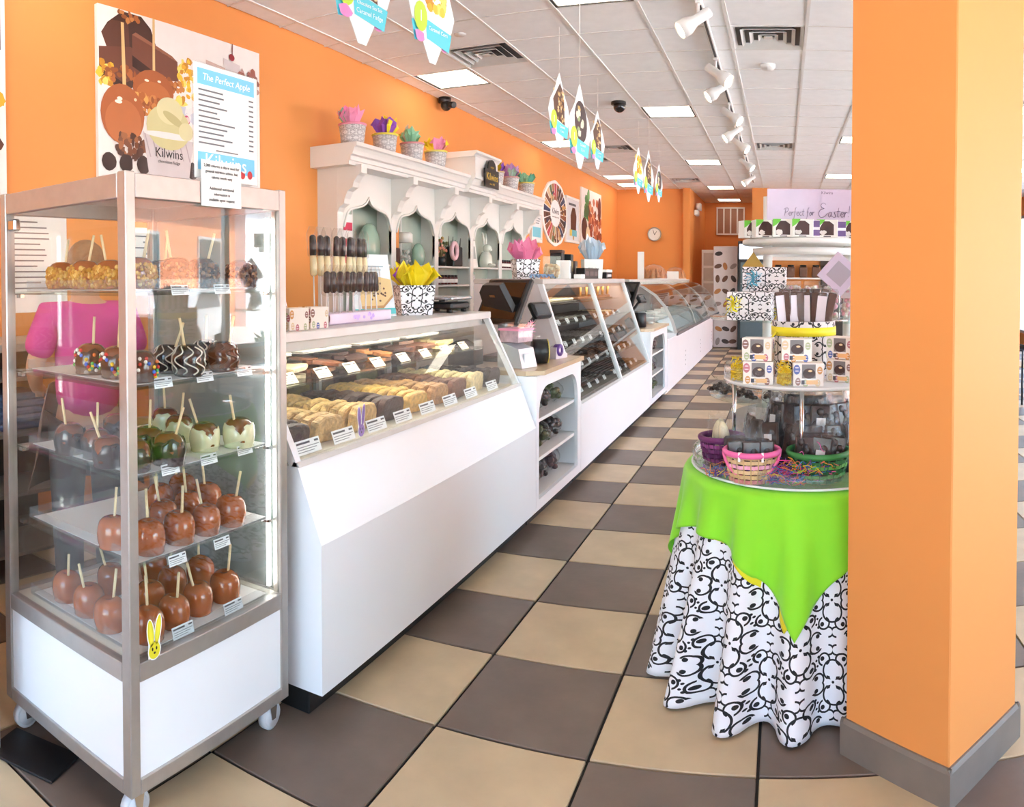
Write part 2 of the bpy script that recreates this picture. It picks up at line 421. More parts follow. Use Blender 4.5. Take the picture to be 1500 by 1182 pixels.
PL = {1: 'nearest the left wall', 4: 'in the middle of the ceiling', 8: 'right of the track', 11: 'toward the windows', 13: 'by the far windows'}
ln = {}
for (i, e) in sorted(LIGHTS):
    j = YB.index(e); a, b, f = XB[i], XB[i + 1], YB[j + 1]; ln[i] = ln.get(i, 0) + 1
    t = thing('ceiling_light', 'square ceiling light %s, %s from the front' % (PL[i], ORD(ln[i] - 1)), 'ceiling light', ((a + b) / 2, (e + f) / 2, CZ), group='recessed ceiling lights')
    hx, hy = (b - a) / 2 - .014, (f - e) / 2 - .01
    MB().box(-hx, -hx + .02, -hy, hy, -.006, .028).box(hx - .02, hx, -hy, hy, -.006, .028).box(-hx + .02, hx - .02, -hy, -hy + .012, -.006, .028).box(-hx + .02, hx - .02, hy - .012, hy, -.006, .028).build('frame', FRAME, t)
    MB().box(-hx + .02, hx - .02, -hy + .012, hy - .012, .0, .02, b=.004).build('diffuser', DIFF, t)
VM = mat('vent_white', (214, 212, 208), rough=.5)
vl = {(2, 5.93): 'large square louvred air vent beside the nearest left ceiling light', (6, 5.93): 'square louvred air vent right of the track lights, nearest', (2, 10.98): 'square louvred air vent behind the three hanging eggs', (6, 10.98): 'square louvred air vent right of the track lights, farther one', (3, 14.78): 'small looking louvred air vent near the far orange wall', (1, 12.07): 'louvred air vent above the far end of the white hutch'}
for (i, e) in sorted(VENTS):
    j = YB.index(e); a, b, f = XB[i], XB[i + 1], YB[j + 1]
    t = thing('air_vent', vl[(i, e)], 'air vent', ((a + b) / 2, (e + f) / 2, CZ), group='ceiling air vents')
    hx, hy = (b - a) / 2 - .015, (f - e) / 2 - .012
    MB().box(-hx, hx, -hy, hy, .02, .03).build('backing', BLACK, t)
    for k in range(4):
        s = 1 - .24 * k; s2 = s - .10; z1 = -.008; z0 = .02
        m = MB()
        for p, q in (((-1, -1), (1, -1)), ((1, -1), (1, 1)), ((1, 1), (-1, 1)), ((-1, 1), (-1, -1))):
            A = [(p[0] * hx * s, p[1] * hy * s, z1), (q[0] * hx * s, q[1] * hy * s, z1), (q[0] * hx * s2, q[1] * hy * s2, z0 - .004), (p[0] * hx * s2, p[1] * hy * s2, z0 - .004)]
            m.add(A + [(v[0], v[1], v[2] + .004) for v in A], [(0, 1, 2, 3), (7, 6, 5, 4), (0, 4, 5, 1), (2, 6, 7, 3)])
        m.build('louver', VM, t)
    MB().box(-hx * .12, hx * .12, -hy * .12, hy * .12, -.006, .0).build('louver', VM, t)

# ------------------------------------------------------------------ the street outside the windows
mb = MB().box(-40, 70, -50, 60, -.3, -.15); struct('ground_outside', mb, mat('pale_concrete', (214, 211, 205), rough=.9, var=.1, vs=.6))
bd = thing('street_building', 'salmon building with a red metal roof across the street', 'building', (17, 24, -.15), -.35)
STUC = mat('salmon_stucco', (226, 150, 112), rough=.85, var=.05)
MB().box(-1, 7, -14, 10, 0, 4.4).build('walls', STUC, bd)
MB().box(-1.4, -1.0, -5, -2.2, 0, 6).build('tower', mat('white_stucco', (240, 238, 240), rough=.8), bd)
RED = mat('red_metal_roof', (205, 60, 62), rough=.45)
MB().prism([(-1.8, 4.3), (3, 6.9), (7.8, 4.3)], -14.4, 10.4, 'y').build('roof', RED, bd)
m = MB()
for k in range(50): m.tube([(-1.82, -14.2 + k * .5, 4.34), (2.95, -14.2 + k * .5, 6.93)], .035, n=4)
m.build('roof_ribs', mat('roof_rib', (236, 150, 150), rough=.4), bd, kind='stuff')
for k in range(5):
    w_ = MB().box(-1.06, -.98, -12.6 + 4.4 * k, -10.8 + 4.4 * k, 1.0, 3.0).build('window', FRM, bd)
    MB().box(-1.08, -1.06, -12.5 + 4.4 * k, -10.9 + 4.4 * k, 1.1, 2.9).build('pane', mat('dark_pane', (70, 82, 92), rough=.1), w_)
car = thing('car', 'white sedan parked outside the windows', 'car', (9.6, 12.2, -.15), math.radians(60))
prof = [(-2.2, .35), (2.15, .35), (2.25, .75), (1.3, .95), (.55, 1.42), (-1.0, 1.45), (-1.8, 1.0), (-2.25, .95)]
MB().prism(prof, -.85, .85, 'y').build('body', mat('white_car_paint', (238, 240, 243), rough=.2, coat=.5), car)
MB().prism([(.95, 1.0), (.5, 1.34), (-.95, 1.37), (-1.5, 1.02)], -.87, .87, 'y').build('side_window', mat('dark_pane'), car)
for x in (-1.35, 1.35):
    for y in (-.78, .78):
        m = MB().lathe([(0, -.1), (.33, -.1), (.33, .1), (0, .1)], 18, ctr=(x, y, .33), ax='y').build('wheel', KICK, car)
LEAF = mat('leaf_green', (92, 128, 52), rough=.6, var=.3, vs=3); 
for k, (x, y, r, c) in enumerate([(7.6, 8.6, .7, 0), (7.4, 10.4, .55, 1), (7.8, 13.6, .8, 0), (7.5, 15.6, .6, 1), (7.7, 6.4, .6, 0)]):
    m = MB()
    for q in range(90):
        a, e = R.uniform(0, 2 * PI), R.uniform(0, PI / 2); d = Vector((math.cos(a) * math.cos(e), math.sin(a) * math.cos(e), math.sin(e)))
        n = d.cross(Vector((R.uniform(-1, 1), R.uniform(-1, 1), .3))).normalized(); p = d * r * R.uniform(.15, .35); e2 = d * r * R.uniform(.6, .85)
        m.add([p, (p + e2) / 2 + n * .09, e2, (p + e2) / 2 - n * .09], [(0, 1, 2, 3)])
    b = m.build('shrub', [LEAF, mat('leaf_pink', (205, 70, 120), rough=.6, var=.3, vs=3)][c], recalc=False)
    b.location = (x, y, -.15); b['category'] = 'shrub'; b['label'] = ['spiky green shrub', 'pink flowering shrub'][c] + ' outside the windows, %s from the front' % ORD(k)
ch = thing('cafe_chair', 'dark metal chair with wooden slats beyond the pillar', 'chair', (2.95, 9.0, 0), .6)
SLAT = mat('teak_slat', (196, 172, 138), rough=.6, var=.15, vs=20)
for x, y in ((-.22, -.2), (.22, -.2), (-.22, .2), (.22, .2)): MB().tube([(x, y, 0), (x, y, .45)], .014).build('leg', BLACK, ch)
for x in (-.22, .22): MB().tube([(x, .2, .45), (x, .27, .9), (x, .2, .68), (x, -.2, .66), (x, -.2, .45)], .014).build('arm', BLACK, ch)
for k in range(6): MB().box(-.23, .23, -.21 + .07 * k, -.155 + .07 * k, .45, .468, b=.004).build('slat', SLAT, ch)
for k in range(5): MB().box(-.22, .22, .222 + .012 * k, .238 + .012 * k, .52 + .075 * k, .575 + .075 * k, b=.004).build('slat', SLAT, ch)
# ------------------------------------------------------------------ the glass case of dipped apples
ac = thing('apple_case', 'tall aluminium and glass display case on casters holding dipped apples', 'display case', (-1.855, 1.635, 0))
HX, HY, PW = .325, .345, .036
for sx in (-1, 1):
    for sy in (-1, 1):
        MB().box(sx * HX, sx * (HX - PW), sy * HY, sy * (HY - PW), .1, 1.792, b=.003).build('post', ALU, ac)
for z0, z1 in ((.1, .142), (.408, .46), (1.722, 1.788)):
    for s in (-1, 1):
        MB().box(-HX + PW, HX - PW, s * HY, s * (HY - .03), z0, z1, b=.002).build('rail', ALU, ac)
        MB().box(s * HX, s * (HX - .03), -HY + PW, HY - PW, z0, z1, b=.002).build('rail', ALU, ac)
for s in (-1, 1):
    MB().box(-HX + PW, HX - PW, s * (HY - .008), s * (HY - .018), .142, .408).build('lower_panel', WHITE, ac)
    MB().box(s * (HX - .008), s * (HX - .018), -HY + PW, HY - PW, .142, .408).build('lower_panel', WHITE, ac)
    MB().box(-HX + PW, HX - PW, s * (HY - .012), s * (HY - .017), .46, 1.722).build('glass_pane' if s < 0 else 'rear_panel', GLASS if s < 0 else mat('grey_rear_panel', (150, 160, 160), rough=.12, metal=.35), ac)
    MB().box(s * (HX - .012), s * (HX - .017), -HY + PW, HY - PW, .46, 1.722).build('glass_pane', GLASS, ac)
MB().box(-HX + .03, HX - .03, -HY + .03, HY - .03, .44, .458).build('deck', mat('cream_deck', (226, 220, 206), rough=.5), ac)
MB().box(-HX + .03, HX - .03, -HY + .03, HY - .03, 1.772, 1.786).build('top_panel', mat('case_top', (214, 210, 206), rough=.3), ac)
SHZ = {'sh1': 1.465, 'sh2': 1.205, 'sh3': .955, 'sh4': .712}
for z in SHZ.values():
    sh = MB().box(-HX + .035, HX - .035, -HY + .03, HY - .03, z - .008, z).build('shelf', SHELFG, ac)
    for sx in (-1, 1):
        for sy in (-1, 1): MB().box(sx * (HX - .036), sx * (HX - .06), sy * (HY - .04), sy * (HY - .055), z - .02, z - .008).build('shelf_clip', CHROME, sh)
MB().box(HX - .05, HX - .04, HY - .052, HY - .042, .48, 1.70).build('led_strip', mat('led_strip', (255, 255, 255), emit=(255, 250, 244), es=7), ac)
MB().box(-HX + .04, -HX + .085, -HY + .004, -HY + .03, 1.665, 1.705, b=.006).build('hinge', CHROME, ac)
for sx in (-1, 1):
    for sy in (-1, 1):
        x, y = sx * (HX - .045), sy * (HY - .05)
        c = MB().lathe([(0, -.014), (.034, -.014), (.034, .014), (0, .014)], 20, ctr=(x, y, .034 + .011), ax='x').lathe([(.034, -.012), (.044, -.012), (.045, 0), (.044, .012), (.034, .012)], 22, (228, 230, 232), ctr=(x, y, .045), ax='x').build('caster', mat('caster_wheel', (206, 208, 212), rough=.4), ac)
        m = MB()
        for q in (-.019, .016): m.prism([(y - .02, .1), (y + .022, .1), (y + .012, .035), (y - .008, .035)], x + q, x + q + .003, 'x')
        m.cyl(x, y, .088, .104, .022); m.build('fork', CHROME, c)

APC = {'caramel': (168, 88, 40), 'dark': (52, 34, 32), 'milk': (96, 54, 36), 'white': (226, 222, 184), 'choctop': (120, 62, 34), 'gold': (204, 150, 62)}
AM = {k: mat('%s_coating' % k, v, rough=.2, coat=.6, var=.14, vs=30, bump=.06, bs=45) for k, v in APC.items()}
STICK = mat('birch_stick', (232, 208, 164), rough=.7, var=.06, vs=40)
AP = [(0, 0), (.040, 0), (.043, .003), (.041, .007), (.0455, .018), (.048, .04), (.0465, .058), (.041, .074), (.031, .084), (.020, .0885), (.010, .0865), (0, .083)]
def wob(me, a, seed):
    rr = random.Random(seed); ph = [rr.uniform(0, 6) for _ in range(4)]
    for v in me.vertices:
        t = math.atan2(v.co.y, v.co.x); k = 1 + a * (math.sin(2 * t + ph[0]) + .6 * math.sin(3 * t + ph[1]) * math.cos(40 * v.co.z + ph[2]))
        v.co.x *= k; v.co.y *= k
    return me
BODY = {k: wob(MB().lathe(AP, 24).mesh('apple', AM[k]), .018, i) for i, k in enumerate(APC)}
COATP = [(0, -.001), (.042, -.001), (.046, .002), (.044, .008), (.0472, .018), (.0498, .04), (.0487, .056), (.0455, .067), (.0435, .0675)]
def coat_mesh(k):
    me = wob(MB().lathe(COATP, 24).mesh('coat', AM[k]), .02, 5)
    for v in me.vertices:
        if v.co.z > .05: v.co.z += .006 * math.sin(3 * math.atan2(v.co.y, v.co.x) + 1) + .004 * math.sin(7 * math.atan2(v.co.y, v.co.x))
    return me
COAT = {k: coat_mesh(k) for k in ('dark', 'milk', 'white')}
STK = MB().tube([(0, 0, .07), (.004, .002, .168)], .0042, n=7).mesh('stick', STICK)
def on_apple(t, z, e=0.0):
    for (r0, z0), (r1, z1) in zip(AP[3:], AP[4:]):
        if z0 <= z <= z1: r = r0 + (r1 - r0) * (z - z0) / (z1 - z0); break
    else: r = .045
    return Vector(((r + e) * math.cos(t), (r + e) * math.sin(t), z))
m = MB()
for k in range(46):
    p = on_apple(R.uniform(0, 2 * PI), R.uniform(.012, .07), .002)
    m.sph(p, .0058, R.choice([(240, 190, 40), (215, 50, 45), (60, 110, 215), (70, 170, 80), (240, 120, 50), (245, 240, 230)]), 7, 5)
CANDY = m.mesh('candies', GLOSS())
def crumbs(cols, n, s, zmax=.07):
    m = MB()
    for k in range(n):
        p = on_apple(R.uniform(0, 2 * PI), R.uniform(.006, zmax) , .001); r = s * R.uniform(.7, 1.3)
        m.sph(p, r, R.choice(cols), 5, 4, (R.uniform(.7, 1.2), R.uniform(.7, 1.2), R.uniform(.7, 1.2)))
    return m.mesh('crumbs', GLOSS())
GOLD = crumbs([(222, 168, 74), (204, 146, 52), (236, 190, 104), (186, 122, 40)], 330, .0068)
NUTS = crumbs([(96, 56, 38), (130, 82, 52), (150, 104, 70), (70, 42, 32)], 260, .007)
def drizzle(c, n, turns, zig):
    m = MB()
    for k in range(n):
        a0 = 2 * PI * k / n; pts = []
        for i in range(18):
            f = i / 17; pts.append(on_apple(a0 + .35 * math.sin(f * PI * turns) + zig * f, .085 - .078 * f if f < .98 else .008, .0012))
        m.tube(pts, .0022, n=5)
    return m.mesh('drizzle', mat('drizzle_' + c, dict(white=(236, 230, 214), brown=(104, 60, 40))[c], rough=.3, coat=.3))
DRW = drizzle('white', 9, 3, .5); DRB = drizzle('brown', 9, 4, .3)
TRAYW = {}
def apple(kind, x, y, z, label, group):
    t = thing('dipped_apple', label, 'apple', (x, y, z), R.uniform(0, 6), group, rot=(R.uniform(-.06, .06), R.uniform(-.06, .06), R.uniform(0, 6)))
    t.scale = [R.uniform(.97, 1.06)] * 3
    if kind == 'caramel': link('apple', BODY['caramel'], t)
    elif kind == 'darktop': link('apple', BODY['choctop'], t); link('coat', COAT['dark'], t)
    elif kind == 'whitetop': link('apple', BODY['choctop'], t); link('coat', COAT['white'], t)
    elif kind == 'candy': link('apple', BODY['choctop'], t); link('coat', COAT['dark'], t); link('candies', CANDY, t, kind='stuff')
    elif kind == 'candymilk': link('apple', BODY['milk'], t); link('candies', CANDY, t, kind='stuff')
    elif kind == 'white_drizzle': link('apple', BODY['dark'], t); link('drizzle', DRW, t)
    elif kind == 'brown_drizzle': link('apple', BODY['milk'], t); link('drizzle', DRB, t)
    elif kind == 'gold': link('apple', BODY['caramel'], t); link('crumbs', GOLD, t, kind='stuff')
    elif kind == 'nuts': link('apple', BODY['milk'], t); link('crumbs', NUTS, t, kind='stuff')
    link('stick', STK, t, rot=(R.uniform(-.25, .25), R.uniform(-.25, .25), R.uniform(0, 6)), loc=(0, 0, 0))
KN = dict(caramel='plain caramel apple', darktop='dark chocolate apple with a caramel cap', whitetop='white dipped apple with a brown cap', candy='dark apple dotted with coloured candies', candymilk='milk chocolate apple dotted with coloured candies', white_drizzle='dark apple with white drizzle', brown_drizzle='milk chocolate apple with brown drizzle', gold='apple rolled in golden toffee popcorn', nuts='apple rolled in brown chopped nuts')
TN = dict(sh1='top', sh2='second', sh3='third', sh4='fourth', deck='lowest')
LAY = {
 'deck': [('caramel', -1.612, 1.43), ('caramel', -1.62, 1.54), ('caramel', -1.636, 1.66), ('caramel', -1.635, 1.785), ('caramel', -1.735, 1.39), ('caramel', -1.746, 1.56), ('caramel', -1.785, 1.69), ('caramel', -1.785, 1.82), ('caramel', -1.856, 1.40), ('caramel', -1.985, 1.41), ('caramel', -1.94, 1.56), ('caramel', -1.93, 1.74)],
 'sh4': [('caramel', -1.605, 1.43), ('caramel', -1.603, 1.55), ('caramel', -1.603, 1.665), ('caramel', -1.603, 1.775), ('caramel', -1.704, 1.378), ('caramel', -1.727, 1.60), ('caramel', -1.74, 1.72), ('caramel', -1.76, 1.83), ('caramel', -1.87, 1.72), ('caramel', -1.9, 1.85)],
 'sh3': [('darktop', -1.61, 1.385), ('darktop', -1.595, 1.50), ('whitetop', -1.64, 1.70), ('whitetop', -1.595, 1.81), ('darktop', -1.70, 1.36), ('darktop', -1.71, 1.52), ('whitetop', -1.80, 1.74), ('whitetop', -1.93, 1.80), ('darktop', -1.805, 1.40), ('darktop', -1.91, 1.375), ('darktop', -1.95, 1.60)],
 'sh2': [('candymilk', -1.60, 1.40), ('white_drizzle', -1.595, 1.585), ('brown_drizzle', -1.59, 1.735), ('candy', -1.718, 1.41), ('white_drizzle', -1.69, 1.59), ('white_drizzle', -1.70, 1.77), ('candy', -1.838, 1.405)],
 'sh1': [('gold', -1.635, 1.42), ('nuts', -1.64, 1.58), ('nuts', -1.65, 1.70), ('nuts', -1.6, 1.83), ('gold', -1.76, 1.42), ('nuts', -1.75, 1.62), ('gold', -1.885, 1.42), ('gold', -2.01, 1.42)]}
for sh, items in LAY.items():
    z = SHZ.get(sh, .458)
    t = thing('tray', 'clear acrylic tray with a white liner on the %s level of the apple case' % TN[sh], 'tray', (-1.84, 1.63, z + .001), group='trays in the apple case')
    MB().box(-.265, .285, -.285, .285, 0, .005, b=.002).build('base', ACRYL, t)
    MB().box(-.255, .275, -.275, .275, .0052, .0065).build('liner', PAPER, t)
    m = MB()
    for a in ((-.265, -.262, -.285, .285), (.282, .285, -.285, .285), (-.262, .282, -.285, -.282), (-.262, .282, .282, .285)): m.box(*a, .005, .036)
    m.build('rim', ACRYL, t)
    n = 0
    seen = {}
    for k, x, y in items:
        n += 1; row = 0 if x > -1.66 else (1 if x > -1.785 else 2); q = (k, row); seen[q] = seen.get(q, 0) + 1
        many = sum(1 for kk, xx, yy in items if kk == k and (0 if xx > -1.66 else (1 if xx > -1.785 else 2)) == row)
        lab = '%s, %s level, %s%s' % (KN[k], TN[sh], ['right pane row', 'second row in', 'inner rows'][row], (', %s from post' % ORD(seen[q] - 1)) if many > 1 else '')
        apple(k, x, y, z + .0085, lab, '%s level apples' % TN[sh])
# price cards along the shelf edges
CARDI = 0
def card(name, label, x, y, z, rz=PI / 2, w=.07, h=.03, tilt=-.25, group=None, title=None, c=(242, 246, 248)):
    t = thing(name, label, 'price card', (x, y, z), group=group, rot=(tilt, 0, rz))
    MB().box(-w / 2, w / 2, 0, .0012, 0, h, c).build('card', PAINT(), t)
    m = MB()
    m.rect(-w * .45, w * .1, h * .72, h * .86, (60, 64, 70)); m.rect(w * .28, w * .45, h * .72, h * .86, (60, 64, 70))
    for k in range(3): m.rect(-w * .45, w * (.45 - .12 * k), h * (.5 - .17 * k), h * (.56 - .17 * k), (140, 146, 150))
    m.build('print', PAINT(), t, recalc=False)
    return t
for sh, z, ys in (('sh1', 1.468, (1.52, 1.70)), ('sh2', 1.207, (1.45, 1.62, 1.80)), ('sh3', .957, (1.475, 1.635, 1.80)), ('sh4', .69, (1.50, 1.69))):
    for k, y in enumerate(ys): card('price_card', 'white card on the %s shelf edge of apple case, %s from post' % (TN[sh], ORD(k)), -1.5575, y, z - .012, group='price cards in the apple case')
for k, y in enumerate((1.52, 1.74)): card('price_card', 'white price card lying low in the apple case, %s from the corner post' % ORD(k), -1.5575, y, .462, w=.085, h=.034, group='price cards in the apple case')
def bunny(name, label, loc, c, dark, rz=PI / 2, s=1.0):
    t = thing(name, label, 'bunny cutout', loc, rz); m = MB(); w = (246, 246, 240)
    def shape(e, col, lift):
        m.ell(-.013 * s, .066 * s, (.0105 + e) * s, (.036 + e) * s, col, lift, rot=.10); m.ell(.013 * s, .070 * s, (.0095 + e) * s, (.038 + e) * s, col, lift, rot=-.16); m.ell(0, .018 * s, (.02 + e) * s, (.022 + e) * s, col, lift)
    shape(.003, w, .0004); shape(0, c, .0008)
    m.ell(-.013 * s, .066 * s, .006 * s, .029 * s, dark, .0012, rot=.10); m.ell(.013 * s, .070 * s, .0055 * s, .03 * s, dark, .0012, rot=-.16)
    for x in (-.007, .007): m.ell(x * s, .023 * s, .0026 * s, .0048 * s, (30, 28, 30), .0013)
    m.ell(0, .012 * s, .004 * s, .003 * s, (60, 50, 40), .0013)
    m.build('face', PAINT(), t, recalc=False)
    b = MB()
    b.prism([(-.02 * s, 0), (.02 * s, 0), (.02 * s, .03 * s), (.022 * s, .105 * s), (.006 * s, .09 * s), (0, .045 * s), (-.008 * s, .09 * s), (-.021 * s, .1 * s)], 0, .001, 'y', w).build('backing', PAINT(), t)
bunny('bunny_cutout', 'yellow paper bunny stuck low on the apple case pane', (-1.527, 1.375, .463), (226, 212, 40), (238, 226, 60), s=1.05)
# menu in an acrylic stand on top of the case, and the note taped to it
t = thing('menu_sign', 'white apple menu with blue bands standing on the apple case', 'sign', (-1.545, 1.708, 1.793), PI / 2)
MB().box(-.146, .146, .0, .004, 0, .345).build('holder', ACRYL, t)
MB().box(-.12, .12, .0, .09, 0, .004).build('foot', ACRYL, t)
MB().box(-.142, .142, -.0012, -.0002, .005, .34).build('sheet', PAPER, t)
m = MB(); B_ = (120, 200, 236)
m.rect(-.128, .128, .28, .327, B_, .0016); m.rect(-.128, .128, .03, .083, B_, .0016)
for k in range(11):
    z = .262 - .0155 * k; m.rect(-.124, -.124 + R.uniform(.08, .16), z, z + .005, (110, 112, 116), .0016); m.rect(.102, .124, z, z + .005, (110, 112, 116), .0016)
m.rect(-.05, .05, .09, .094, (120, 122, 126), .0016); m.ell(.07, .03, .012, .012, (196, 50, 56), .002); m.ell(.105, .033, .012, .013, (196, 50, 56), .002)
m.build('print', PAINT(), t, recalc=False)
text('The Perfect Apple', .029, WHITEINK, t, (0, -.0022, .303), shear=.15); text('Kilwins', .062, WHITEINK, t, (-.005, -.0022, .056), squash=1.05)
t = thing('taped_note', 'small white nutrition note taped over the case top rail', 'note', (-1.5265, 1.664, 1.715), PI / 2)
MB().box(-.088, .088, 0, .001, 0, .135, b=.0004).build('sheet', PAPER, t)
for k, s in enumerate(('2,000 calories a day is used for', 'general nutrition advice, but', 'calorie needs vary', '', 'Additional nutritional', 'information is', 'available upon request')):
    if s: text(s, .0125, INK, t, (0, -.0008, .119 - .0165 * k))
# white cabinet and rubber mat at the left edge
t = thing('white_cabinet', 'white cabinet corner at the far left edge beside the apple case', 'cabinet', (-2.40, 1.0, 0))
MB().box(-.35, .335, -.2, .2, .0, 1.0, b=.006).build('body', WHITE, t); MB().box(-.36, .342, -.21, .205, 1.0, 1.02, b=.004).build('top', WHITE, t)
MB().box(-.31, .3, -.212, -.2, .1, .96, b=.004).build('door', WHITE, t)
t = MB().box(-.13, .13, -.07, .09, 0, .008, b=.003).build('floor_mat', KICK); t.location = (-1.985, 1.262, 0.001); t.rotation_euler = (0, 0, .35); t['label'] = 'black rubber mat on the floor under the left cabinet'; t['category'] = 'mat'
# ------------------------------------------------------------------ the row of counters along the aisle
def at(loc, rz=0.0):
    m = MB(); m.T = (Matrix.Translation(loc) @ Matrix.Rotation(rz, 4, 'Z')).inverted(); return m
MIRROR = mat('case_mirror', (186, 200, 190), rough=.08, metal=1, var=.02)
TRIM = mat('case_trim', (206, 203, 200), rough=.35, metal=.2); CASEIN = mat('case_inside', (232, 226, 208), rough=.45)
CLIGHT = mat('case_tube', (255, 255, 250), emit=(255, 246, 226), es=4)
def body(t, L0, prof, y0, y1, kick=True):
    at(L0).prism(prof, y0, y1, 'y').build('body', WHITE, t)
    if kick: at(L0).box(-2.28, -1.512, y0 + .01, y1 - .01, 0, .095, b=.004).build('kick_board', KICK, t)
# bakery and fudge case
L0 = (-1.88, 3.17, 0); Y0, Y1 = 2.06, 4.28
fc = thing('fudge_case', 'long white glass fronted case filled with rows of sliced fudge', 'display case', L0)
body(fc, L0, [(-2.3, .088), (-1.45, .088), (-1.45, .6), (-1.548, .852), (-2.3, .852)], Y0, Y1)
at(L0).box(-1.56, -1.515, Y0 + .02, Y0 + .05, 0, .086, b=.01).build('kick_cap', KICK, fc)
at(L0).strip([(-1.557, .868), (-1.757, 1.256)], [(-1.551, .868), (-1.751, 1.256)], Y0 + .03, Y1 - .03, 'y').build('front_glass', GLASS, fc)
at(L0).strip([(-1.575, .852), (-1.565, .868)], [(-1.54, .852), (-1.55, .868)], Y0, Y1, 'y').build('sill', TRIM, fc)
for ya, yb in ((Y0, Y0 + .03), (Y1 - .03, Y1)):
    at(L0).strip([(-1.585, .852), (-1.785, 1.256)], [(-1.548, .852), (-1.748, 1.256)], ya, yb, 'y').build('end_frame', WHITE, fc)
    yc = (ya + yb) / 2
    at(L0).prism([(-2.24, .868), (-1.58, .868), (-1.78, 1.256), (-2.24, 1.256)], yc - .003, yc + .003, 'y').build('end_glass', GLASS, fc)
at(L0).box(-2.3, -1.742, Y0, Y1, 1.256, 1.296, b=.004).build('top', TRIM, fc)
at(L0).box(-2.27, -2.25, Y0 + .02, Y1 - .02, .852, 1.256).build('mirror_back', MIRROR, fc)
at(L0).box(-2.25, -1.60, Y0 + .03, Y1 - .03, .852, .862).build('deck', CASEIN, fc)
at(L0).box(-1.86, -1.83, Y0 + .1, Y1 - .1, 1.236, 1.254, b=.005).build('emissive_strip', mat('fudge_tube', (255, 255, 250), emit=(255, 246, 230), es=12), fc)
at(L0).box(-1.80, -1.79, Y0 + .03, Y1 - .03, 1.215, 1.256).build('valance', TRIM, fc)
at(L0).box(-2.24, -1.775, Y0 + .035, Y1 - .035, 1.075, 1.083).build('shelf', SHELFG, fc)
at(L0).box(-2.24, -1.95, Y0 + .035, Y1 - .035, 1.165, 1.172).build('shelf', SHELFG, fc)
for y in (2.45, 3.17, 3.9): at(L0).box(-2.25, -2.232, y - .012, y + .012, .862, 1.256).build('upright', TRIM, fc)

def slice_mesh(seed, c, rough_top=.004):
    rr = random.Random(seed); pts = []; w, h = .098, .1
    for i in range(17):
        a = PI * i / 16; k = abs(math.cos(a)) ** .55 * (1 if math.cos(a) > 0 else -1); s_ = math.sin(a) ** .42 if math.sin(a) > 0 else 0
        pts.append((w * k + rr.uniform(-.003, .003), .012 + (h - .012) * s_ + rr.uniform(-rough_top, rough_top) * (1 if 2 < i < 14 else 0)))
    pts += [(-w * .98, 0), (w * .98, 0)]
    m = MB()
    n = len(pts); th = .036
    inn = [(p[0] * .94, .005 + (p[1] - .005) * .94) for p in pts]
    vs = [(-th / 2, p[0], p[1]) for p in inn] + [(-th / 2 + .005, p[0], p[1]) for p in pts] + [(th / 2 - .005, p[0], p[1]) for p in pts] + [(th / 2, p[0], p[1]) for p in inn]
    fs = [list(range(n)), [3 * n + i for i in range(n)]]
    for r_ in range(3): fs += [(r_ * n + i, r_ * n + (i + 1) % n, (r_ + 1) * n + (i + 1) % n, (r_ + 1) * n + i) for i in range(n)]
    m.add(vs, fs); return m.mesh('fudge_slice', c)
FUD = [('dark chocolate', (58, 36, 30)), ('tan praline', (206, 168, 110)), ('golden nut', (214, 176, 112)), ('dark brown', (74, 44, 32)), ('yellow peanut butter', (226, 182, 98)), ('tan caramel swirl', (196, 146, 92)), ('reddish brown', (118, 70, 46)), ('cream vanilla', (226, 206, 154)), ('black crumbly', (42, 30, 28))]
FY = [2.19, 2.42, 2.69, 2.93, 3.165, 3.40, 3.635, 3.875, 4.12]
for r_, ((nm, c), y) in enumerate(zip(FUD, FY)):
    fm = mat('fudge_%d' % r_, c, rough=.55, var=.35, vs=45, bump=.9 if r_ in (1, 2, 5, 8) else .5, bs=70)
    ms = [slice_mesh(r_ * 5 + q, fm, .008 if r_ == 8 else .0035) for q in range(3)]
    for k in range(10):
        o = link('fudge_slice', ms[k % 3], None, '%s fudge slice in the %s row, %s from the front glass' % (nm, ORD(r_), ORD(k)), 'fudge slice', '%s fudge slices' % nm, None,
                 (-1.685 - .049 * k + R.uniform(-.003, .003), y + R.uniform(-.004, .004), .869), rot=(R.uniform(-.03, .03), R.uniform(.10, .19), R.uniform(-.05, .05))).scale = (1, R.uniform(.93, 1.03), R.uniform(.9, 1.06))
for k, y in enumerate([2.215, 2.45, 2.70, 2.93, 3.17, 3.42, 3.68, 3.98]):
    card('price_card', 'white card at the foot of the fudge case glass, %s from the near end' % ORD(k), -1.606, y, .865, w=.15, h=.052, tilt=-.35, group='lower price cards in the fudge case')
for k, y in enumerate([2.36, 2.60, 2.82, 3.05, 3.30, 3.54, 3.79, 4.03]):
    card('price_card', 'cream card on the glass shelf above the fudge, %s from the near end' % ORD(k), -1.80, y, 1.086, w=.10, h=.052, tilt=-.7, group='upper cards in the fudge case', c=(250, 240, 205))
bunny('bunny_cutout', 'purple paper bunny standing inside the fudge case glass', (-1.612, 2.575, .8655), (150, 110, 196), (120, 80, 172), s=1.15)
BARK = [('milk chocolate bark', (112, 66, 44)), ('white and dark swirled bark', (206, 192, 160)), ('milk chocolate bark with nuts', (126, 76, 48)), ('dark chocolate bark', (66, 40, 34)), ('caramel brittle', (176, 116, 66)), ('dark almond bark', (74, 44, 36)), ('milk bark', (132, 84, 60)), ('cream nougat pieces', (214, 190, 140))]
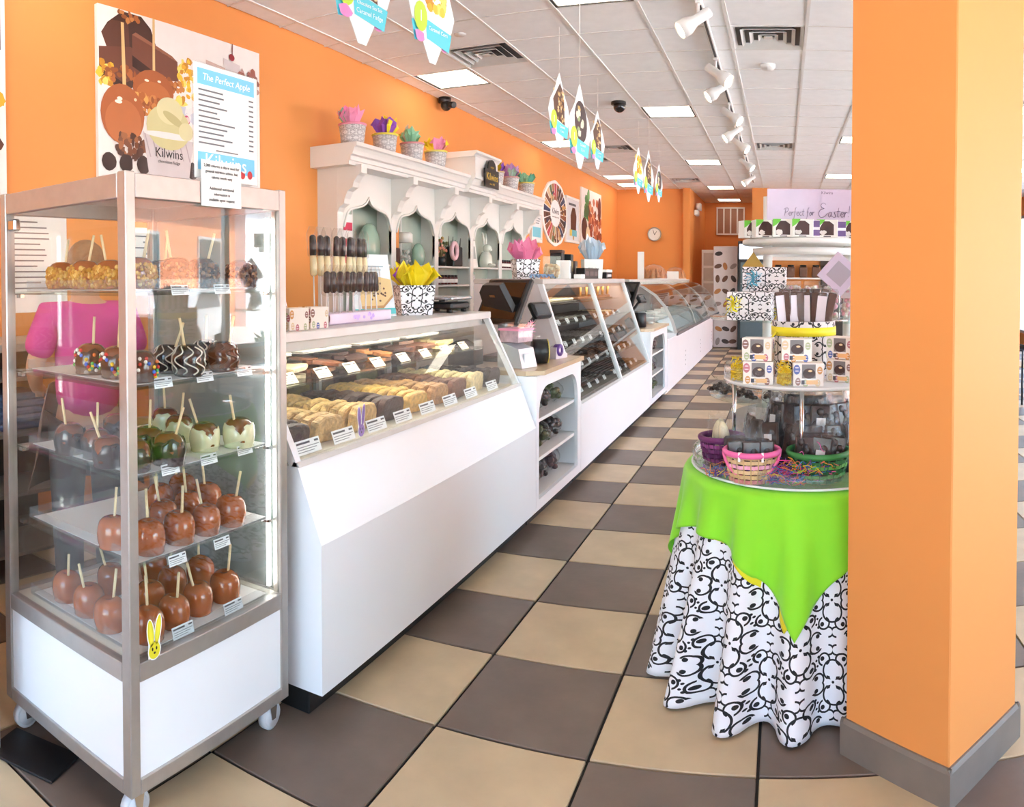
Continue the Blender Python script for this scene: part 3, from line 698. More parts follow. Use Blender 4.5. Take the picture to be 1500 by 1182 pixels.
def bark_mesh(seed, m_):
    rr = random.Random(seed); n = 7; a0 = rr.uniform(0, 6)
    pts = [((.055 + rr.uniform(-.012, .012)) * math.cos(a0 + 2 * PI * i / n), (.085 + rr.uniform(-.02, .02)) * math.sin(a0 + 2 * PI * i / n)) for i in range(n)]
    return MB().prism(pts, 0, .016, 'z').mesh('bark_piece', m_)
for k, (nm, c) in enumerate(BARK):
    bm_ = mat('bark_%d' % k, c, rough=.4, var=.4, vs=35, bump=.7, bs=50, coat=.2); y = 2.30 + .24 * k; ms = [bark_mesh(k * 3 + q, bm_) for q in range(2)]
    for q in range(7):
        link('bark_piece', ms[q % 2], None, '%s in the %s pile, %s row, %s from the glass' % (nm, ORD(k), ['near', 'far'][q // 4], ORD(q % 4)), 'bark', '%s pile' % nm, None,
             (-1.93 - .07 * (q % 4), y + .035 * (q // 4) - .02, 1.086 + .017 * (q // 2) * .8), rot=(R.uniform(-.12, .12), R.uniform(-.1, .15), R.uniform(-.6, .6)))
    nm2 = ['cookie bar', 'chocolate bar'][k % 2]
    if k % 2 == 0:
        tb = thing('bakery_tray', 'white paper tray of %s on the upper glass shelf, %s from the near end' % (['pale cookies', '', 'brownies', '', 'chocolate slabs', '', 'toffee squares'][k], ORD(k // 2)), 'tray', (-2.10, y + .1, 1.1725))
        MB().box(-.12, .12, -.2, .2, 0, .006, b=.003).build('paper', PAPER, tb); cm = mat('bake_%d' % k, [(214, 178, 120), (60, 40, 34), (88, 52, 40), (190, 140, 84)][k // 2], rough=.6, var=.3, vs=30, bump=.5)
        for q in range(6): MB().box(-.05, .05, -.028, .028, 0, .026, b=.006).build('slab', cm, tb, loc=(-.055 + .11 * (q % 2), -.13 + .12 * (q // 2), .007 + .004 * (q % 3)), rz=R.uniform(-.2, .2))

# low counters with an arched opening full of wrapped chocolate bags
TOPL = mat('tan_laminate', (196, 172, 140), rough=.3, var=.08, vs=14, coat=.2)
def arch_counter(name, label, Ya, Yb, o0, o1):
    L0 = (-1.8, (Ya + Yb) / 2, 0); t = thing(name, label, 'counter', L0)
    zb, zs, zt, rr = .15, .66, .83, .17
    op = [(o0, zs)] + [(o0 + rr - rr * math.cos(a), zs + rr * math.sin(a)) for a in [PI / 2 * i / 6 for i in range(7)]] + [(o1 - rr + rr * math.sin(a), zs + rr * math.cos(a)) for a in [PI / 2 * i / 6 for i in range(7)]]
    top = [(Ya, .905)] + [(p[0], .905) for p in op[1:-1]] + [(Yb, .905)]
    m = at(L0); m.strip([(p[0], p[1]) for p in op], [(max(o0, min(o1, p[0])), .905) for p in op], -1.475, -1.45, 'x')
    m.box(-1.475, -1.45, Ya, o0, .088, .905).box(-1.475, -1.45, o1, Yb, .088, .905).box(-1.475, -1.45, o0, o1, .088, zb)
    m.build('face_frame', WHITE, t)
    m = at(L0); m.box(-2.1, -1.475, Ya + .004, Ya + .024, .088, .905).build('side_panel', WHITE, t)
    m = at(L0); m.box(-2.1, -1.475, Yb - .024, Yb - .004, .088, .905).build('side_panel', WHITE, t)
    at(L0).box(-2.1, -2.08, Ya + .024, Yb - .024, .088, .905).build('back_panel', WHITE, t)
    for z in (.15, .385, .628): at(L0).box(-2.08, -1.477, Ya + .024, Yb - .024, z - .022, z, b=.003).build('shelf', WHITE2, t)
    m = at(L0); m.prism([(-2.14, Ya + .004), (-1.52, Ya + .004), (-1.425, Ya + .09), (-1.425, Yb - .003), (-2.14, Yb - .003)], .907, .936, 'z'); m.build('countertop', TOPL, t)
    at(L0).box(-2.05, -1.512, Ya + .005, Yb - .005, 0, .086).build('kick_board', KICK, t)
    return t
CHB = [mat('bag_chocolate', (48, 32, 28), rough=.4, var=.4, vs=30, coat=.2), mat('bag_green', (92, 96, 56), rough=.5, var=.4, vs=30), mat('bag_plum', (70, 44, 50), rough=.4, var=.4, vs=30)]
def sack_meshes(seed, mm):
    rr = random.Random(seed); m = MB()
    for k in range(34):
        a, b = rr.uniform(0, 2 * PI), rr.uniform(0, 1); r = .10 * math.sqrt(rr.uniform(0, 1)); z = rr.uniform(.02, .12) * (1 - (r / .13) ** 2) + .015
        m.sph((r * math.cos(a) * .8, r * math.sin(a) * 1.15, z), rr.uniform(.018, .028), n=7, m=5, sc=(1, 1.1, .8))
    c = m.mesh('candies', mm)
    m = MB(); n, q = 18, 9; vs = []; fs = []
    for j in range(q + 1):
        f = j / q; rad = .112 * (math.sin(PI * min(f * 1.25 + .08, 1)) ** .6) if f < .72 else .022 + .05 * (f - .72) / .28
        for i in range(n):
            a = 2 * PI * i / n; k = 1 + rr.uniform(-.10, .10) + (.25 * math.sin(5 * a) if f > .7 else 0)
            vs.append((rad * k * math.cos(a) * .86, rad * k * math.sin(a) * 1.2, .004 + .2 * f))
    for j in range(q):
        for i in range(n): fs.append((j * n + i, j * n + (i + 1) % n, (j + 1) * n + (i + 1) % n, (j + 1) * n + i))
    m.add(vs, fs, smooth=True); w_ = m.mesh('wrapper', CELLO)
    return c, w_
SACK = [sack_meshes(i, CHB[i % 3]) for i in range(3)]
def sacks(Ya, n, step, where, kinds):
    for lv, z in enumerate((.628, .385, .15)):
        for k in range(n):
            i = kinds[(lv * n + k) % len(kinds)]
            t = thing('candy_bag', 'bag of %s, %s shelf of %s, %s from the left' % (['dark chocolates', 'green candies', 'plum coloured sweets'][i], ['upper', 'middle', 'lower'][lv], where, ORD(k)), 'candy bag', (-1.625 + R.uniform(-.015, .01), Ya + step * k, z + .001), R.uniform(-.3, .3), 'candy bags in %s' % where)
            t.scale = (1.12, 1.02, 1.2); link('candies', SACK[i][0], t, kind='stuff'); link('wrapper', SACK[i][1], t)
arch_counter('arched_counter', 'white counter with arched shelf opening and tan top next to the fudge case', 4.285, 5.295, 4.335, 5.215)
sacks(4.47, 3, .28, 'the near arched counter', [2, 0, 1, 0, 1, 0, 0, 0, 2])
arch_counter('arched_counter', 'white counter with arched opening beside the ice cream case', 8.21, 9.42, 8.32, 9.26)
sacks(8.48, 3, .29, 'the far arched counter', [1, 0, 2, 2, 1, 2, 0, 2, 1])

# tall chocolate case with two sloping panes
L0 = (-1.88, 6.75, 0); Y0, Y1 = 5.30, 8.20
tc_ = thing('chocolate_case', 'tall sloping glass case of chocolates between the two arched counters', 'display case', L0)
body(tc_, L0, [(-2.3, .085), (-1.45, .085), (-1.45, .575), (-2.3, .575)], Y0, Y1)
for ya, yb in ((Y0 + .03, 6.732), (6.768, Y1 - .03)):
    at(L0).strip([(-1.474, .59), (-1.764, 1.452)], [(-1.467, .59), (-1.757, 1.452)], ya, yb, 'y').build('front_glass', GLASS, tc_)
for y in (Y0 + .015, 6.75, Y1 - .015):
    at(L0).strip([(-1.488, .575), (-1.785, 1.456)], [(-1.45, .575), (-1.745, 1.456)], y - .018, y + .018, 'y').build('mullion', WHITE, tc_)
for y in (Y0, Y1 - .02):
    at(L0).prism([(-2.3, .575), (-1.475, .575), (-1.775, 1.456), (-2.3, 1.456)], y + .001, y + .018, 'y').build('end_panel', mat('end_panel_grey', (214, 208, 210), rough=.4), tc_)
at(L0).box(-2.3, -1.742, Y0, Y1, 1.456, 1.495, b=.004).build('top', TRIM, tc_)
at(L0).box(-2.28, -2.26, Y0 + .02, Y1 - .02, .575, 1.456).build('back_panel', mat('dark_back', (62, 56, 54), rough=.3), tc_)
at(L0).box(-1.84, -1.815, Y0 + .1, Y1 - .1, 1.438, 1.455, b=.005).build('emissive_strip', mat('added_case_glow', (255, 255, 250), emit=(255, 246, 226), es=11), tc_)  # no tube known here; glowing strip added to make the chocolates show
at(L0).box(-1.80, -1.79, Y0 + .03, Y1 - .03, 1.42, 1.456).build('valance', TRIM, tc_)
SZ = [(.60, -1.52), (.78, -1.59), (.96, -1.65), (1.13, -1.71), (1.29, -1.79)]
for z, x in SZ[1:]: at(L0).box(-2.25, x, Y0 + .03, Y1 - .03, z - .008, z).build('shelf', SHELFG, tc_)
at(L0).box(-2.25, -1.50, Y0 + .03, Y1 - .03, .576, .598).build('deck', mat('grey_deck', (120, 112, 106), rough=.5), tc_)
CHM = [('dark truffles', (44, 30, 27)), ('milk creams', (92, 56, 40)), ('white chocolates', (226, 212, 176)), ('caramel squares', (128, 80, 50)), ('foil wrapped cups', (120, 112, 108))]
def tray_meshes(i):
    rr = random.Random(i); m = MB()
    for a in range(7):
        for b in range(5):
            x, y = -.15 + .048 * a, -.11 + .052 * b
            if i % 2: m.box(x - .017, x + .017, y - .017, y + .017, .006, .03, b=.005)
            else: m.sph((x, y, .02), .018, n=8, m=5, sc=(1, 1, .85))
    return m.mesh('chocolates', mat('praline_%d' % i, CHM[i][1], rough=.35, var=.35, vs=28, coat=.2))
TRM = [tray_meshes(i) for i in range(5)]; TRB = MB().box(-.19, .18, -.135, .135, 0, .006, b=.002).mesh('tray_base', mat('dark_tray', (52, 42, 38), rough=.5))
LVN = ['bottom', 'second', 'third', 'fourth', 'top']
for lv, (z, x) in enumerate(SZ):
    for k in range(10):
        y = 5.48 + .262 * k + (.14 if k > 4 else 0)
        i = 2 if (lv == 4 and k < 5) else (3 if lv == 4 else R.choice([0, 1, 0, 1, 3, 0, 4, 2] if lv else [0, 1, 4, 0]))
        pane = 'near' if k < 5 else 'far'
        t = thing('chocolate_tray', '%s tray, %s level, %s pane of tall case, %s from left' % (CHM[i][0], LVN[lv], pane, ORD(k % 5)), 'tray', (x - .25, y, z + .001), group='chocolate trays in the tall case')
        link('tray_base', TRB, t); link('chocolates', TRM[i], t, kind='stuff')
        if lv != 4: card('price_card', 'small card, %s level, %s pane of tall case, %s from left' % (LVN[lv], pane, ORD(k % 5)), x - .04, y, z + .002, w=.085, h=.04, tilt=-.5, group='cards in the tall chocolate case')
PRM = mat('pretzel_gold', (206, 150, 76), rough=.5, var=.25, vs=30)
pm_ = MB().tube([(0, 0, 0), (.004, 0, .09)], [.012, .014], n=7).sph((.004, 0, .095), .014, n=7, m=4).mesh('dipped_stick', PRM)
for k in range(11):
    link('dipped_stick', pm_, None, 'golden dipped stick on the tall case top shelf, %s from the left' % ORD(k), 'candy stick', 'golden sticks in the tall case', None, (-1.90 + .03 * (k % 2), 6.92 + .11 * k, 1.33), rot=(R.uniform(-.1, .1), R.uniform(-.1, .1), 0))

# curved glass ice cream case
L0 = (-1.9, 12.75, 0); Y0, Y1 = 9.6, 15.9
ic = thing('ice_cream_case', 'long white ice cream dipping case with curved glass at the far end', 'display case', L0)
at(L0).prism([(-2.45, .03), (-1.475, .03), (-1.475, .715), (-1.35, .775), (-1.35, .80), (-1.42, .80), (-2.45, .80)], Y0, Y1, 'y').build('body', WHITE, ic)
at(L0).box(-2.4, -1.50, Y0 + .02, Y1 - .02, 0, .03).build('base', WHITE2, ic)
GC = [(-1.345, .80), (-1.40, .97), (-1.49, 1.14), (-1.62, 1.29), (-1.79, 1.40), (-2.0, 1.452)]
for k in range(3):
    a, b = Y0 + 2.1 * k, Y0 + 2.1 * (k + 1)
    m = at(L0); m.strip(GC, [(p[0] - .006, p[1] - .002) for p in GC], a + .02, b - .02, 'y'); m.sm = [True] * len(m.sm); m.build('curved_glass', GLASS, ic, ang=60)
    at(L0).box(-1.478, -1.468, a + .01, b - .01, .10, .70, b=.003).build('front_panel', WHITE, ic)
    for q in range(4): at(L0).box(-1.468, -1.466, b - .30, b - .27, .18 + .07 * q, .20 + .07 * q).build('vent_slot', GREYP, ic)
for y in (Y0, Y0 + 2.1, Y0 + 4.2, Y1 - .03):
    m = at(L0); m.strip(GC, [(p[0] - .035, p[1] - .012) for p in GC], y, y + .03, 'y'); m.build('glass_rib', TRIM, ic)
at(L0).box(-1.36, -1.335, Y0, Y1, .765, .805, b=.004).build('gasket', mat('grey_gasket', (92, 94, 98), rough=.5), ic)
for y in (Y0 + .012, Y1 - .018): at(L0).prism([(-2.42, .80)] + GC[:] + [(-2.42, 1.452)], y, y + .005, 'y').build('end_glass', GLASS, ic)
at(L0).box(-2.45, -1.97, Y0, Y1, 1.45, 1.485, b=.005).build('top_shelf', TRIM, ic)
at(L0).box(-2.45, -2.42, Y0, Y1, .80, 1.45).build('rear_door', mat('smoked_rear', (120, 124, 128), rough=.15), ic)
at(L0).box(-2.06, -2.02, Y0 + .1, Y1 - .1, 1.425, 1.449, b=.005).build('emissive_strip', CLIGHT, ic)
for k in range(3): at(L0).strip([(-1.425, .815), (-1.63, .945)], [(-1.43, .81), (-1.635, .94)], Y0 + 2.1 * k + .08, Y0 + 2.1 * k + 2.02, 'y').build('flavour_board', mat('flavour_board', (214, 236, 244), rough=.4, var=.08, vs=7), ic)
FL = [('vanilla', (240, 228, 190)), ('chocolate', (96, 62, 44)), ('strawberry', (232, 168, 170)), ('mint', (176, 216, 180)), ('blue', (140, 190, 222)), ('caramel', (206, 160, 104))]
TUBM = MB().lathe([(0, 0), (.11, 0), (.118, .16), (.122, .163), (.116, .163), (.11, .02), (0, .02)], 18).mesh('tub', PAPER)
for k in range(16):
    nm, c = FL[(k * 5 + k // 8) % 6]
    t = thing('ice_cream_tub', 'round tub of %s ice cream in the %s row, %s from the near end' % (nm, ['front', 'rear'][k // 8], ORD(k % 8)), 'ice cream tub', (-1.80 - .33 * (k // 8), 10.2 + .72 * (k % 8), .801), group='ice cream tubs in the dipping case')
    link('tub', TUBM, t)
    MB().lathe([(.111, .10), (.10, .135), (.06, .155), (0, .15)], 14).build('ice_cream', mat('ice_%s' % nm, c, rough=.6, bump=.8, bs=25, var=.1), t)
CONE = mat('waffle_cone', (196, 130, 74), rough=.6, var=.25, vs=20, bump=.4)
for k, (y, r) in enumerate(((12.75, .235), (15.35, .22))):
    t = thing('cone_dome', 'clear dome of waffle cones on the ice cream case, %s one' % ('nearer', 'farther')[k], 'cake dome', (-2.2, y, 1.4855))
    MB().lathe([(0, 0), (r + .01, 0), (r + .01, .015), (0, .015)], 28).build('plate', WHITE2, t)
    MB().lathe([(r, .016), (r * .98, .08), (r * .82, .17), (r * .5, .235), (0, .262)], 28).build('dome', ACRYL, t)
    for q in range(9):
        a = 2 * PI * q / 8; rr = r * .55 if q < 8 else 0
        MB().lathe([(.005, .19), (.055, .03), (.07, .02), (.045, .02)], 12).build('waffle_cone', CONE, t, loc=(rr * math.cos(a), rr * math.sin(a), 0), rot=(R.uniform(-.2, .2), R.uniform(-.2, .2), 0))
# ------------------------------------------------------------------ white arched hutch on the left wall
HU = mat('hutch_white', (226, 224, 220), rough=.42, var=.02, vs=3); HUB = mat('hutch_back_green', (176, 188, 176), rough=.35, var=.06)
L0 = (-3.58, 7.53, 0); XF = -3.483
hu = thing('arched_hutch', 'long white hutch with five pointed arches and a heavy crown on the orange wall', 'hutch', L0)
BY = [5.25, 6.15, 7.055, 7.975, 8.88, 9.77]
OG = [(-1, -.24), (-1, -.03), (-.96, -.0), (-.93, .03), (-.86, .09), (-.74, .125), (-.58, .14), (-.40, .152), (-.22, .172), (-.09, .20), (0, .245)]
OG = OG + [(-a, z) for a, z in OG[-2::-1]]
ZS = 1.965
for k in range(5):
    a, b = BY[k], BY[k + 1]; mid = (a + b) / 2; hw = (b - a) / 2 - .045
    cur = [(mid + u * hw, ZS + z) for u, z in OG]; top = [(mid + u * hw, 2.47) for u, z in OG]
    m = at(L0); m.strip(cur, top, XF - .025, XF, 'x'); m.build('arch_board', HU, hu)
    at(L0).tube([(XF + .004, p[0], p[1]) for p in cur[1:-1]], .012, n=6).build('arch_moulding', HU, hu)
    for z in (1.63, 1.43, 1.2): at(L0).box(-3.66, XF - .012, a + .02, b - .02, z - .02, z, b=.003).build('shelf', HU, hu)
    at(L0).box(-3.672, -3.66, a + .01, b - .01, .94, 2.47).build('back_panel', HUB, hu)
    at(L0).box(-3.661, -3.655, mid - .012, mid + .012, 1.63, 2.2).build('back_batten', HU, hu)
for k, y in enumerate(BY):
    at(L0).box(XF - .03, XF + .002, y - .045, y + .045, .94, 2.47, b=.006).build('stile', HU, hu)
    at(L0).box(-3.67, XF - .03, y - .012, y + .012, .94, 2.47).build('divider', HU, hu)
    cb = [(XF, 2.43), (XF + .235, 2.43), (XF + .235, 2.36), (XF + .20, 2.34), (XF + .16, 2.29), (XF + .15, 2.25), (XF + .10, 2.22), (XF + .07, 2.16), (XF + .065, 2.12), (XF + .02, 2.09), (XF, 2.05)]
    at(L0).prism(cb, y - .045, y + .045, 'y').build('corbel', HU, hu)
at(L0).box(-3.683, XF, BY[0] - .047, BY[0] - .02, .0, 2.47).build('end_panel', HU, hu)
at(L0).box(-3.683, XF, BY[-1] + .02, BY[-1] + .047, .0, 2.47).build('end_panel', HU, hu)
at(L0).box(-3.683, -3.2, BY[0] - .03, BY[-1] + .03, .90, .94, b=.005).build('worktop', TOPL, hu)
for k in range(5):
    at(L0).box(-3.68, -3.24, BY[k] + .004, BY[k + 1] - .004, .08, .90).build('base_cabinet', HU, hu)
    at(L0).box(-3.24, -3.225, BY[k] + .03, BY[k + 1] - .03, .12, .87, b=.004).build('door', HU, hu)
CRP = [(-3.683, 2.42), (-3.30, 2.42), (-3.30, 2.45), (-3.285, 2.455), (-3.285, 2.49), (-3.265, 2.50), (-3.255, 2.53), (-3.24, 2.555), (-3.225, 2.565), (-3.225, 2.595), (-3.683, 2.595)]
for ya, yb in ((5.10, 7.36), (8.12, 9.92)): at(L0).prism(CRP, ya, yb, 'y').build('crown', HU, hu)
at(L0).prism([(p[0] + .05 * (p[0] > -3.6), p[1]) for p in CRP], 7.36, 8.12, 'y').build('crown', HU, hu)
at(L0).box(-3.683, -3.20, 7.42, 8.06, 2.595, 2.80).build('centre_box', HU, hu)
at(L0).prism([(-3.683, 2.80), (-3.20, 2.80), (-3.19, 2.82), (-3.165, 2.835), (-3.165, 2.86), (-3.683, 2.86)], 7.38, 8.10, 'y').build('centre_cap', HU, hu)
t = thing('shop_plaque', 'black arched plaque with gold lettering on the hutch centre box', 'sign', (-3.1505, 7.78, 2.50), PI / 2)
MB().prism([(-.2, 0), (.2, 0), (.2, .2), (.13, .2)] + [(.12 * math.cos(a), .2 + .11 * math.sin(a)) for a in [PI * i / 8 for i in range(9)]] + [(-.13, .2), (-.2, .2)], 0, .02, 'y').build('board', BLACK, t)
GOLDI = mat('gold_leaf', (226, 190, 70), rough=.35, metal=.3)
text('Kilwins', .115, GOLDI, t, (0, -.0012, .115), squash=1.0); text('since 1947', .035, GOLDI, t, (0, -.0012, .04)); text('original', .035, GOLDI, t, (0, -.0012, .225))
# gift pots along the crown
def tissue(cols, seed, s=1.0, n=9, h=.15):
    rr = random.Random(seed); m = MB()
    for k in range(n):
        a = 2 * PI * k / n * (1 if k < 6 else 1.7) + rr.uniform(-.2, .2); c = cols[k % len(cols)]; r = (.095 if k < 6 else .05) * s; hh = h * s * rr.uniform(.65, 1.0) * (1 if k < 6 else 1.2)
        ca, sa = math.cos(a), math.sin(a); q = 6; lo = []; mi = []; hi = []
        for i in range(q):
            u = (i / (q - 1) - .5) * 2; w_ = .075 * s
            lo.append((ca * r * .45 - sa * u * w_ * .35, sa * r * .45 + ca * u * w_ * .35, -.02)); j = lambda: rr.uniform(-.012, .012) * s
            mi.append((ca * r * .95 - sa * u * w_ * .8 + j(), sa * r * .95 + ca * u * w_ * .8 + j(), hh * .5 + j()))
            hi.append((ca * r * rr.uniform(.7, 1.15) - sa * u * w_ + j(), sa * r * rr.uniform(.7, 1.15) + ca * u * w_ + j(), hh * (1 - .35 * abs(u)) + (.022 * s if i % 2 else -.012 * s)))
        m.add(lo + mi + hi, [(r_ * q + i, r_ * q + i + 1, (r_ + 1) * q + i + 1, (r_ + 1) * q + i) for r_ in range(2) for i in range(q - 1)], c)
    return m
POT = damask('pot_print', (222, 220, 220), (120, 116, 122), mode=.11, s=.25)
PINK, PURP, YEL, MINT, LIL = (240, 150, 186), (146, 82, 190), (240, 222, 40), (150, 214, 178), (196, 150, 214)
pots = [(5.25, [PINK, PINK, (236, 120, 170), MINT], (232, 150, 176), 'pink and mint'), (5.78, [PURP, PURP, YEL], (232, 220, 90), 'purple and yellow'), (6.29, [MINT, MINT, YEL, (220, 220, 210)], (214, 150, 160), 'mint green and yellow'), (6.79, [PINK, PINK, YEL], (232, 220, 110), 'pink and bright yellow'), (8.38, [PURP, PURP, YEL, LIL], (222, 200, 150), 'purple with a yellow bow'), (8.9, [(170, 200, 180), LIL, LIL], (214, 170, 170), 'grey green and lilac'), (9.5, [(110, 200, 180), (110, 200, 180), MINT], (226, 214, 120), 'teal')]
for k, (y, cols, rim, nm) in enumerate(pots):
    t = thing('gift_pot', 'patterned pot with %s tissue paper on the hutch crown' % nm, 'gift pot', (-3.36, y, 2.596), R.uniform(0, 6), 'gift pots on the hutch crown')
    MB().lathe([(0, 0), (.092, 0), (.112, .165), (.105, .165), (.09, .02), (0, .02)], 24).build('pot', POT, t)
    MB().lathe([(.112, .155), (.118, .16), (.118, .172), (.108, .172), (.106, .155)], 24, rim).build('rim_ribbon', PAINT(), t)
    o = tissue(cols, k, 1.05).build('tissue', PAINT(), t, recalc=False); o.location = (0, 0, .165)
# things on the hutch shelves
def simple(name, label, cat, loc, mb, m, parts=(), rz=0.0, group=None, **kw):
    if not parts: 
        o = mb.build(name, m, **kw); o.location = loc; o.rotation_euler = (0, 0, rz); o['label'] = label; o['category'] = cat
        if group: o['group'] = group
        return o
    t = thing(name, label, cat, loc, rz, group); mb.build(parts[0][0], m, t, **kw)
    for (n, b, mm) in parts[1:]: b.build(n, mm, t)
    return t
GREENC = mat('celadon_glaze', (150, 178, 160), rough=.2, coat=.4)
def egg(s): return MB().lathe([(0, 0), (.3 * s, .03 * s), (.40 * s, .25 * s), (.42 * s, .48 * s), (.36 * s, .75 * s), (.22 * s, .95 * s), (.1 * s, 1.02 * s), (0, 1.03 * s)], 22)
simple('ceramic_egg', 'large pale green ceramic egg in the first hutch arch', 'egg', (-3.575, 5.88, 1.631), egg(.20).add([], []), GREENC) if 0 else None
m = egg(.36); m.v = [(p[0] * .55, p[1], p[2]) for p in m.v]; simple('ceramic_egg', 'large pale green ceramic egg in the first hutch arch', 'egg', (-3.575, 5.86, 1.631), m, GREENC)
m = egg(.22); m.v = [(p[0] * .7, p[1], p[2]) for p in m.v]; simple('ceramic_pot', 'round green ceramic pot in the second hutch arch', 'pot', (-3.58, 6.83, 1.631), m, GREENC)
t = thing('striped_box', 'tall box with red and white stripes at the near end of the hutch', 'box', (-3.58, 5.42, 1.631))
m = MB()
for k in range(6): m.box(-.06, .06, -.07, .07, .07 * k, .07 * k + .07, [(206, 40, 80), (240, 240, 240)][k % 2])
m.build('box', PAINT(), t)
t = thing('gumball_jar', 'tall clear jar with a white lid in the second hutch arch', 'jar', (-3.57, 6.52, 1.631))
MB().lathe([(0, 0), (.075, 0), (.075, .2), (.07, .22), (0, .22)], 16).build('jar', ACRYL, t); MB().lathe([(0, .22), (.08, .22), (.08, .30), (.06, .32), (0, .32)], 16).build('lid', WHITE2, t)
m = MB()
for k in range(40): m.sph((R.uniform(-.045, .045), R.uniform(-.045, .045), .02 + R.uniform(0, .12)), .016, R.choice([(220, 210, 200), (190, 200, 190), (235, 235, 230)]), 6, 4)
m.build('sweets', PAINT(), t, kind='stuff')
t = thing('orange_reflection', 'orange box standing in for a reflection in the second hutch arch', 'box', (-3.58, 6.29, 1.631))  # orange reflection in the hutch back, put in as a solid box
MB().box(-.05, .05, -.05, .05, .16, .5, b=.006).build('box', ORANGE, t); MB().box(-.055, .055, -.06, .06, 0, .16, b=.006).build('base', mat('brown_box', (72, 44, 38)), t)
t = thing('dried_flowers', 'vase of pink and orange dried flowers in the third hutch arch', 'flowers', (-3.57, 7.33, 1.631))
MB().lathe([(0, 0), (.05, 0), (.06, .08), (.045, .1), (0, .1)], 14).build('vase', BLACK, t)
m = MB()
for k in range(46):
    a = R.uniform(0, 2 * PI); e = R.uniform(.3, 1.4); d = Vector((math.cos(a) * math.cos(e) * .25, math.sin(a) * math.cos(e), math.sin(e))) * R.uniform(.1, .22)
    m.tube([(0, 0, .09), d + Vector((0, 0, .09))], .003, (120, 110, 70), n=4); m.sph(d + Vector((0, 0, .09)), R.uniform(.012, .024), R.choice([(214, 130, 110), (230, 170, 160), (180, 150, 90), (96, 100, 60)]), 6, 4)
m.build('blooms', PAINT(), t, kind='stuff')
t = thing('black_gift_bag', 'black gift bag with a pink ring ornament in the third hutch arch', 'gift bag', (-3.57, 7.68, 1.631))
MB().box(-.05, .05, -.12, .12, 0, .22, b=.01).build('bag', BLACK, t)
m = MB()
for k in range(7): m.prism([(-.10 + .03 * k, .2), (-.07 + .03 * k, .2), (-.085 + .03 * k + R.uniform(-.03, .03), .3 + R.uniform(-.03, .04))], -.03 + .008 * k, -.024 + .008 * k, 'x')
m.build('tissue', BLACK, t); MB().tube([(.07, -.15 + .07 * math.cos(a), .17 + .085 * math.sin(a)) for a in [2 * PI * i / 16 for i in range(16)]], .025, (236, 190, 200), 8, closed=True).build('ring', PAINT(), t)
JAR = mat('dark_jam', (88, 34, 40), rough=.15, coat=.4)
jm = MB().lathe([(0, 0), (.034, 0), (.036, .075), (.03, .085), (0, .085)], 12).mesh('jar', JAR); jl = MB().lathe([(0, .085), (.034, .085), (.034, .105), (0, .105)], 12).mesh('lid', BLACK)
JLB = MB().lathe([(.0372, .02), (.0372, .06)], 10).mesh('label_band', PAPER)
for k in range(12):
    sh, q = ((1.431, k) if k < 6 else (1.631, k - 6))
    t = thing('jam_jar', ('dark red jar on the lower shelf of the third hutch arch, %s of six' % ORD(q)) if k < 6 else ('dark jar in the fifth hutch arch, %s of six' % ORD(q)), 'jar', (-3.56, (7.24 if k < 6 else 9.02) + .085 * q, sh), group='jam jars on the hutch')
    link('jar', jm, t); link('lid', jl, t); link('label_band', JLB, t)
t = thing('recipe_card', 'white leaning card in the fourth hutch arch', 'card', (-3.56, 8.24, 1.631), rot=(-.12, 0, PI / 2)); MB().box(-.09, .09, 0, .008, 0, .32).build('card', PAPER, t)
MB().rect(-.06, .06, .1, .25, (170, 176, 172), .001).build('print', PAINT(), t, recalc=False)
CER = mat('white_ceramic', (222, 222, 212), rough=.25, coat=.3)
t = thing('rabbit_figure', 'white ceramic rabbit standing in the fourth hutch arch', 'figurine', (-3.57, 8.6, 1.631))
m = MB(); m.lathe([(0, 0), (.075, 0), (.085, .06), (.075, .14), (.05, .19), (0, .2)], 14, sy=.9).sph((.02, 0, .235), .055, n=12, m=8, sc=(1.05, .85, .95)).sph((.06, 0, .22), .025, n=8, m=6)
m.build('body', CER, t)
for s in (-1, 1): MB().lathe([(0, 0), (.016, .02), (.02, .08), (.012, .15), (0, .17)], 8, sy=.6).build('ear', CER, t, loc=(-.01, s * .025, .27), rot=(-.15 * s, -.1, 0)); MB().sph((.075, s * .04, .03), .03, n=8, m=5, sc=(1.4, .8, .8)).build('paw', CER, t)
t = thing('small_gift_bag', 'small patterned gift bag with teal tissue on a hutch shelf', 'gift bag', (-3.56, 8.1, 1.431)); DMB = damask('bag_print', (240, 239, 243), (24, 22, 26), 'box', s=.5)
MB().box(-.04, .04, -.05, .05, 0, .10, b=.003).build('bag', DMB, t); o = tissue([(110, 190, 176)], 31, .4).build('tissue', PAINT(), t, recalc=False); o.location = (0, 0, .10)
t = thing('truffle_dish', 'low dish of dark truffles on a hutch shelf', 'dish', (-3.56, 8.5, 1.431)); MB().lathe([(0, 0), (.06, 0), (.09, .03), (.085, .03), (.055, .01), (0, .01)], 16).build('dish', CHROME, t)
m = MB()
for k in range(14): m.sph((R.uniform(-.05, .05), R.uniform(-.05, .05), .03 + R.uniform(0, .02)), .018, (50, 34, 30), 7, 5)
m.build('truffles', PAINT(), t, kind='stuff')

